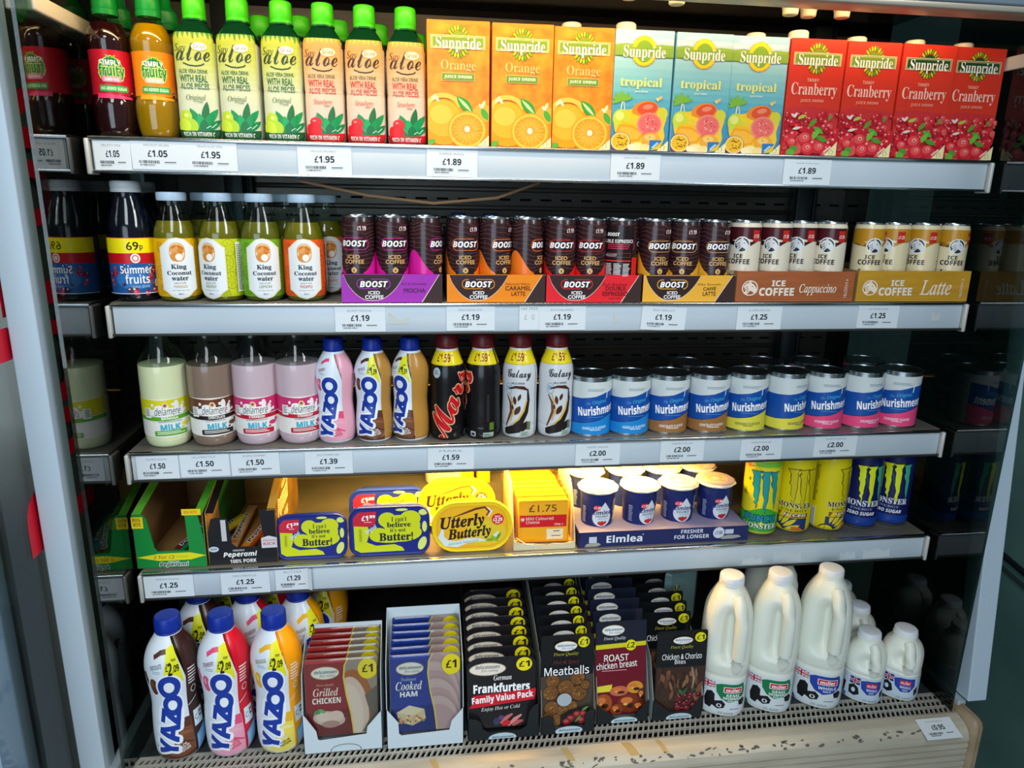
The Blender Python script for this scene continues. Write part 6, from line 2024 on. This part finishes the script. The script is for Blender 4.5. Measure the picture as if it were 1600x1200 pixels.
deli_box('black box of chicken and chorizo bites beside the milk', (.2020, -.090, Z5), 92, [(46, 46), (24, 16), (-14, 16), (-45, 42), (-46, 42)], BK, 150, 195, 0, '#A0A8A6', [(0, None), (30, 110), (195, 195)], (4, 3, 24, 9))
g1 = 'chicken and chorizo bites in the black box'
src = black_pack('front pack of chicken and chorizo bites, standing forward of the rest', (.2065, -.084, Z5 + .012), -.02, -.06, 'c', g1)
for k in range(5):
    dup(src, (.1955 + .0035 * k, -.036 + .029 * k, Z5 + .016 + .003 * k), rnd.uniform(-.02, .02), 'chicken and chorizo bites pack, %s behind the front one' % ['next', 'second', 'third', 'fourth', 'fifth'][k], rx=-.1)
t = thing('film_pack', 'crumpled clear film pack behind the chorizo bites', 'pack', (.262, .07, Z5 + .09), .3)
loft('film', [(0, 60, 110, 4, 55), (8, 80, 120, 10, 55), (14, 60, 100, 4, 50)], M('#6E8A8A', .3), t)


# milk -------------------------------------------------------------------------------------------
MILKP = noise_mat('milk_plastic', '#E3E8DA', '#EEF0E4', 6, .35)


def milk(label, loc, rz, w, h, kind, group, big=True):
    t = thing('milk_jug', label, 'milk bottle', loc, face(*loc[:2], rz), group)
    r = w / 2.
    # body: squarish, waisted above the label, dished on the right front where the handle runs
    if big:
        pr = [(0, r * .88), (2, r * .95), (8, r * .97), (78, r * .97), (84, r * .93), (90, r * .97), (104, r), (150, r * .99), (196, r * .96), (216, r * .86), (236, r * .66), (248, r * .50), (254, r * .45), (264, r * .45)]
        k = h / 270.
        zc = 252 * k
    else:
        pr = [(0, r * .88), (2, r * .95), (6, r * .97), (56, r * .97), (60, r * .93), (64, r * .97), (92, r * .97), (106, r * .86), (116, r * .66), (122, r * .56), (130, r * .56)]
        k = h / 136.
        zc = 120 * k
    pr = [(z * k, q) for z, q in pr]
    b = Body(pr, n=2.5, it=2, ref=r, step=3.5)
    seg = 64
    V, F = [], []
    rows = [(z, q) for z, q in b.P]
    z0, z1 = (112 * k, 226 * k) if big else (70 * k, 108 * k)
    for z, q in rows:
        for j in range(seg):
            a = 2 * PI * j / seg
            x, y = b.unit(a)
            d = abs(((a - math.radians(9) + PI) % (2 * PI)) - PI)
            wz = max(0., min(1., (z - z0) / (14 * k), (z1 - z) / (26 * k)))
            wa = math.exp(-(d / .42) ** 2)
            f = 1 - .52 * wz * wa
            V.append((x * q * f * .001, y * q * f * .001, z * .001))
    n = len(rows)
    for i in range(n - 1):
        for j in range(seg):
            j2 = (j + 1) % seg
            F.append((i * seg + j, i * seg + j2, (i + 1) * seg + j2, (i + 1) * seg + j))
    F.append(tuple(range(seg))[::-1]); F.append(tuple((n - 1) * seg + j for j in range(seg)))
    mesh('jug_body', V, F, MILKP, t, smooth=True, sharp=60)
    a = math.radians(31)
    dx, dy = math.sin(a), -math.cos(a)
    pts = []
    R = r * 1.06
    if big: Hs = [(236, .52), (228, .70), (214, .86), (196, .93), (170, .96), (144, .96), (126, .93), (113, .85), (100, .70), (90, .5)]
    else: Hs = [(116, .52), (110, .72), (100, .86), (88, .93), (80, .92), (72, .84), (64, .68), (56, .5)]
    pts = [(dx * R * q * .001, dy * R * q * .001, z * k * .001) for z, q in Hs]
    rad = [.0115 if big else .0095] * len(pts)
    rad[0] = rad[-1] = .012 if big else .010
    rad[-2], rad[-3] = (.0155, .013) if big else (.0125, .0105)
    rad[-1] = .017 if big else .0135
    tube('handle', pts, rad, MILKP, t, 16)
    cw = 21.5 if big else 20.5
    lathe('cap', [(zc, cw - 1), (zc + .6, cw), (zc + 5, cw), (zc + 5.6, cw - .9), (zc + 6.6, cw - .9), (zc + 7.2, cw), (zc + 17, cw - .6), (zc + 18.5, cw - 1.8), (zc + 19.4, cw - 5), (zc + 19.8, 3)], M('#DDE2E8', .4), t, 64, rib=.25)
    # label band
    if big: A, H = Art(228, 775, w / 205., 77 * k / 200., .4), 77 * k
    else: A, H = Art(1058, 712, w / 170., 56 * k / 100., .4), 56 * k
    col = '#0E7A4A' if kind == 's' else '#2344A4'
    if big:
        A.rect(-140, 578, 600, 772, '#DDE4E6')
        x0 = 0
        def jack(x, y, s):
            A.rect(x, y, x + 60 * s, y + 34 * s, '#2A3A7A').line([(x, y), (x + 60 * s, y + 34 * s)], 9 * s, '#EDEFF2').line([(x, y + 34 * s), (x + 60 * s, y)], 9 * s, '#EDEFF2').line([(x, y), (x + 60 * s, y + 34 * s)], 3.5 * s, '#C8283A').line([(x, y + 34 * s), (x + 60 * s, y)], 3.5 * s, '#C8283A')
            A.rect(x + 23 * s, y, x + 37 * s, y + 34 * s, '#EDEFF2').rect(x, y + 11 * s, x + 60 * s, y + 23 * s, '#EDEFF2').rect(x + 26 * s, y, x + 34 * s, y + 34 * s, '#C8283A').rect(x, y + 13.5 * s, x + 60 * s, y + 20.5 * s, '#C8283A')
        jack(140, 588, 1.05)
        A.poly([(170, 648), (190, 640), (204, 655), (205, 690), (235, 682), (250, 700), (245, 722), (220, 732), (196, 716), (188, 735), (165, 728), (160, 690)], '#15181C').poly([(304, 680), (330, 668), (345, 690), (335, 712), (310, 706)], '#15181C').poly([(-60, 640), (0, 620), (40, 660), (30, 720), (-40, 735)], '#15181C').poly([(420, 630), (480, 620), (500, 690), (440, 720)], '#15181C')
        A.ell(225, 712, 11, 11, '#DDE4E6', 14).ell(225, 712, 5, 8, '#15181C', 10)
        A.poly([(205, 600), (225, 592), (250, 590), (300, 590), (325, 586), (334, 620), (330, 655), (300, 680), (262, 690), (230, 672), (210, 640)], col)
        A.rrect(238, 606, 318, 638, 3, '#F2F2F2').rrect(241, 609, 315, 635, 3, '#D01E34').t('müller', 248, 613, 308, 632, '#FFFFFF', 'sb', bold=.03)
        if kind == 's': A.t('SEMI', 250, 644, 306, 658, '#EAF4EE', 'sb', bold=.02).t('SKIMMED', 238, 660, 318, 674, '#EAF4EE', 'sb', bold=.02).t('MILK', 258, 676, 296, 685, '#EAF4EE', 'sb')
        else: A.t('WHOLE', 242, 646, 314, 662, '#EAF0FA', 'sb', bold=.02).t('MILK', 262, 666, 294, 676, '#EAF0FA', 'sb')
        A.t('25 MAR', 222, 745, 285, 758, '#8A929A', 'sm').rect(270, 724, 310, 727, '#6A727A').poly([(128, 735), (150, 742), (160, 768), (128, 762)], col)
        A.micro(360, 600, 420, 760, 14, '#9AA2AA').micro(60, 600, 120, 760, 14, '#9AA2AA')
    else:
        A.rect(760, 612, 1360, 712, '#C9D8E2')
        A.line([(1020, 622), (1050, 640)], 14, '#C8283A').line([(1020, 640), (1050, 622)], 6, '#2A3A7A').rect(1012, 618, 1054, 645, '#2A3A7A').rect(1028, 618, 1038, 645, '#E6E8EC').rect(1012, 627, 1054, 636, '#E6E8EC').rect(1030, 618, 1036, 645, '#C8283A').rect(1012, 629, 1054, 634, '#C8283A')
        A.poly([(1010, 655), (1030, 645), (1048, 655), (1055, 680), (1035, 690), (1012, 684)], '#15181C').ell(1030, 668, 8, 9, '#C9D8E2', 12).poly([(1140, 665), (1160, 655), (1165, 680), (1145, 688)], '#15181C').poly([(960, 640), (995, 650), (990, 690), (955, 690)], '#15181C')
        A.poly([(1055, 626), (1080, 620), (1140, 620), (1142, 650), (1120, 672), (1085, 674), (1060, 655)], col)
        A.rrect(1078, 628, 1124, 646, 2, '#D01E34').t('müller', 1082, 631, 1120, 644, '#F6E6E8', 'sb').t('WHOLE', 1080, 650, 1124, 660, '#EAF0FA', 'sb').t('MILK', 1092, 663, 1112, 669, '#EAF0FA', 'sb')
        A.t('25 MAR', 1070, 694, 1130, 704, '#7A8896', 'sm').poly([(975, 690), (1000, 690), (1000, 710), (975, 704)], '#3A6AB0')
    A.build('label_print', b, t, clip=(-r * 3.2, 3, r * 3.2, H), base=.5)
    return t


gmk = 'tall milk jugs at the right of the deck'
mk1 = milk('tall semi skimmed milk jug with green label beside the chorizo bites', (.2985, -.053, Z5), .04, 89, 262, 's', gmk)
mk2 = dup(mk1, (.3905, -.053, Z5), face(.39, -.053), 'tall semi skimmed milk jug with green label, middle of the three')
mk3 = milk('tall whole milk jug with blue label beside the small jugs', (.4885, -.052, Z5), -.02, 93, 264, 'w', gmk)
dup(mk1, (.425, .048, Z5), .4, 'tall milk jug standing behind the front jugs, shoulder showing')
gsm = 'small whole milk jugs at the right end of the deck'
s1 = milk('small whole milk jug next to the tall whole milk jug', (.5795, -.058, Z5), .0, 74, 130, 'w', gsm, False)
dup(s1, (.6535, -.058, Z5), face(.6535, -.058, -.1), 'small whole milk jug at the right end by the glass')
dup(s1, (.6130, .026, Z5), face(.613, .026), 'small milk jug behind the two front small ones')
dup(s1, (.6270, .110, Z5), face(.627, .11), 'small milk jug furthest back by the upright')
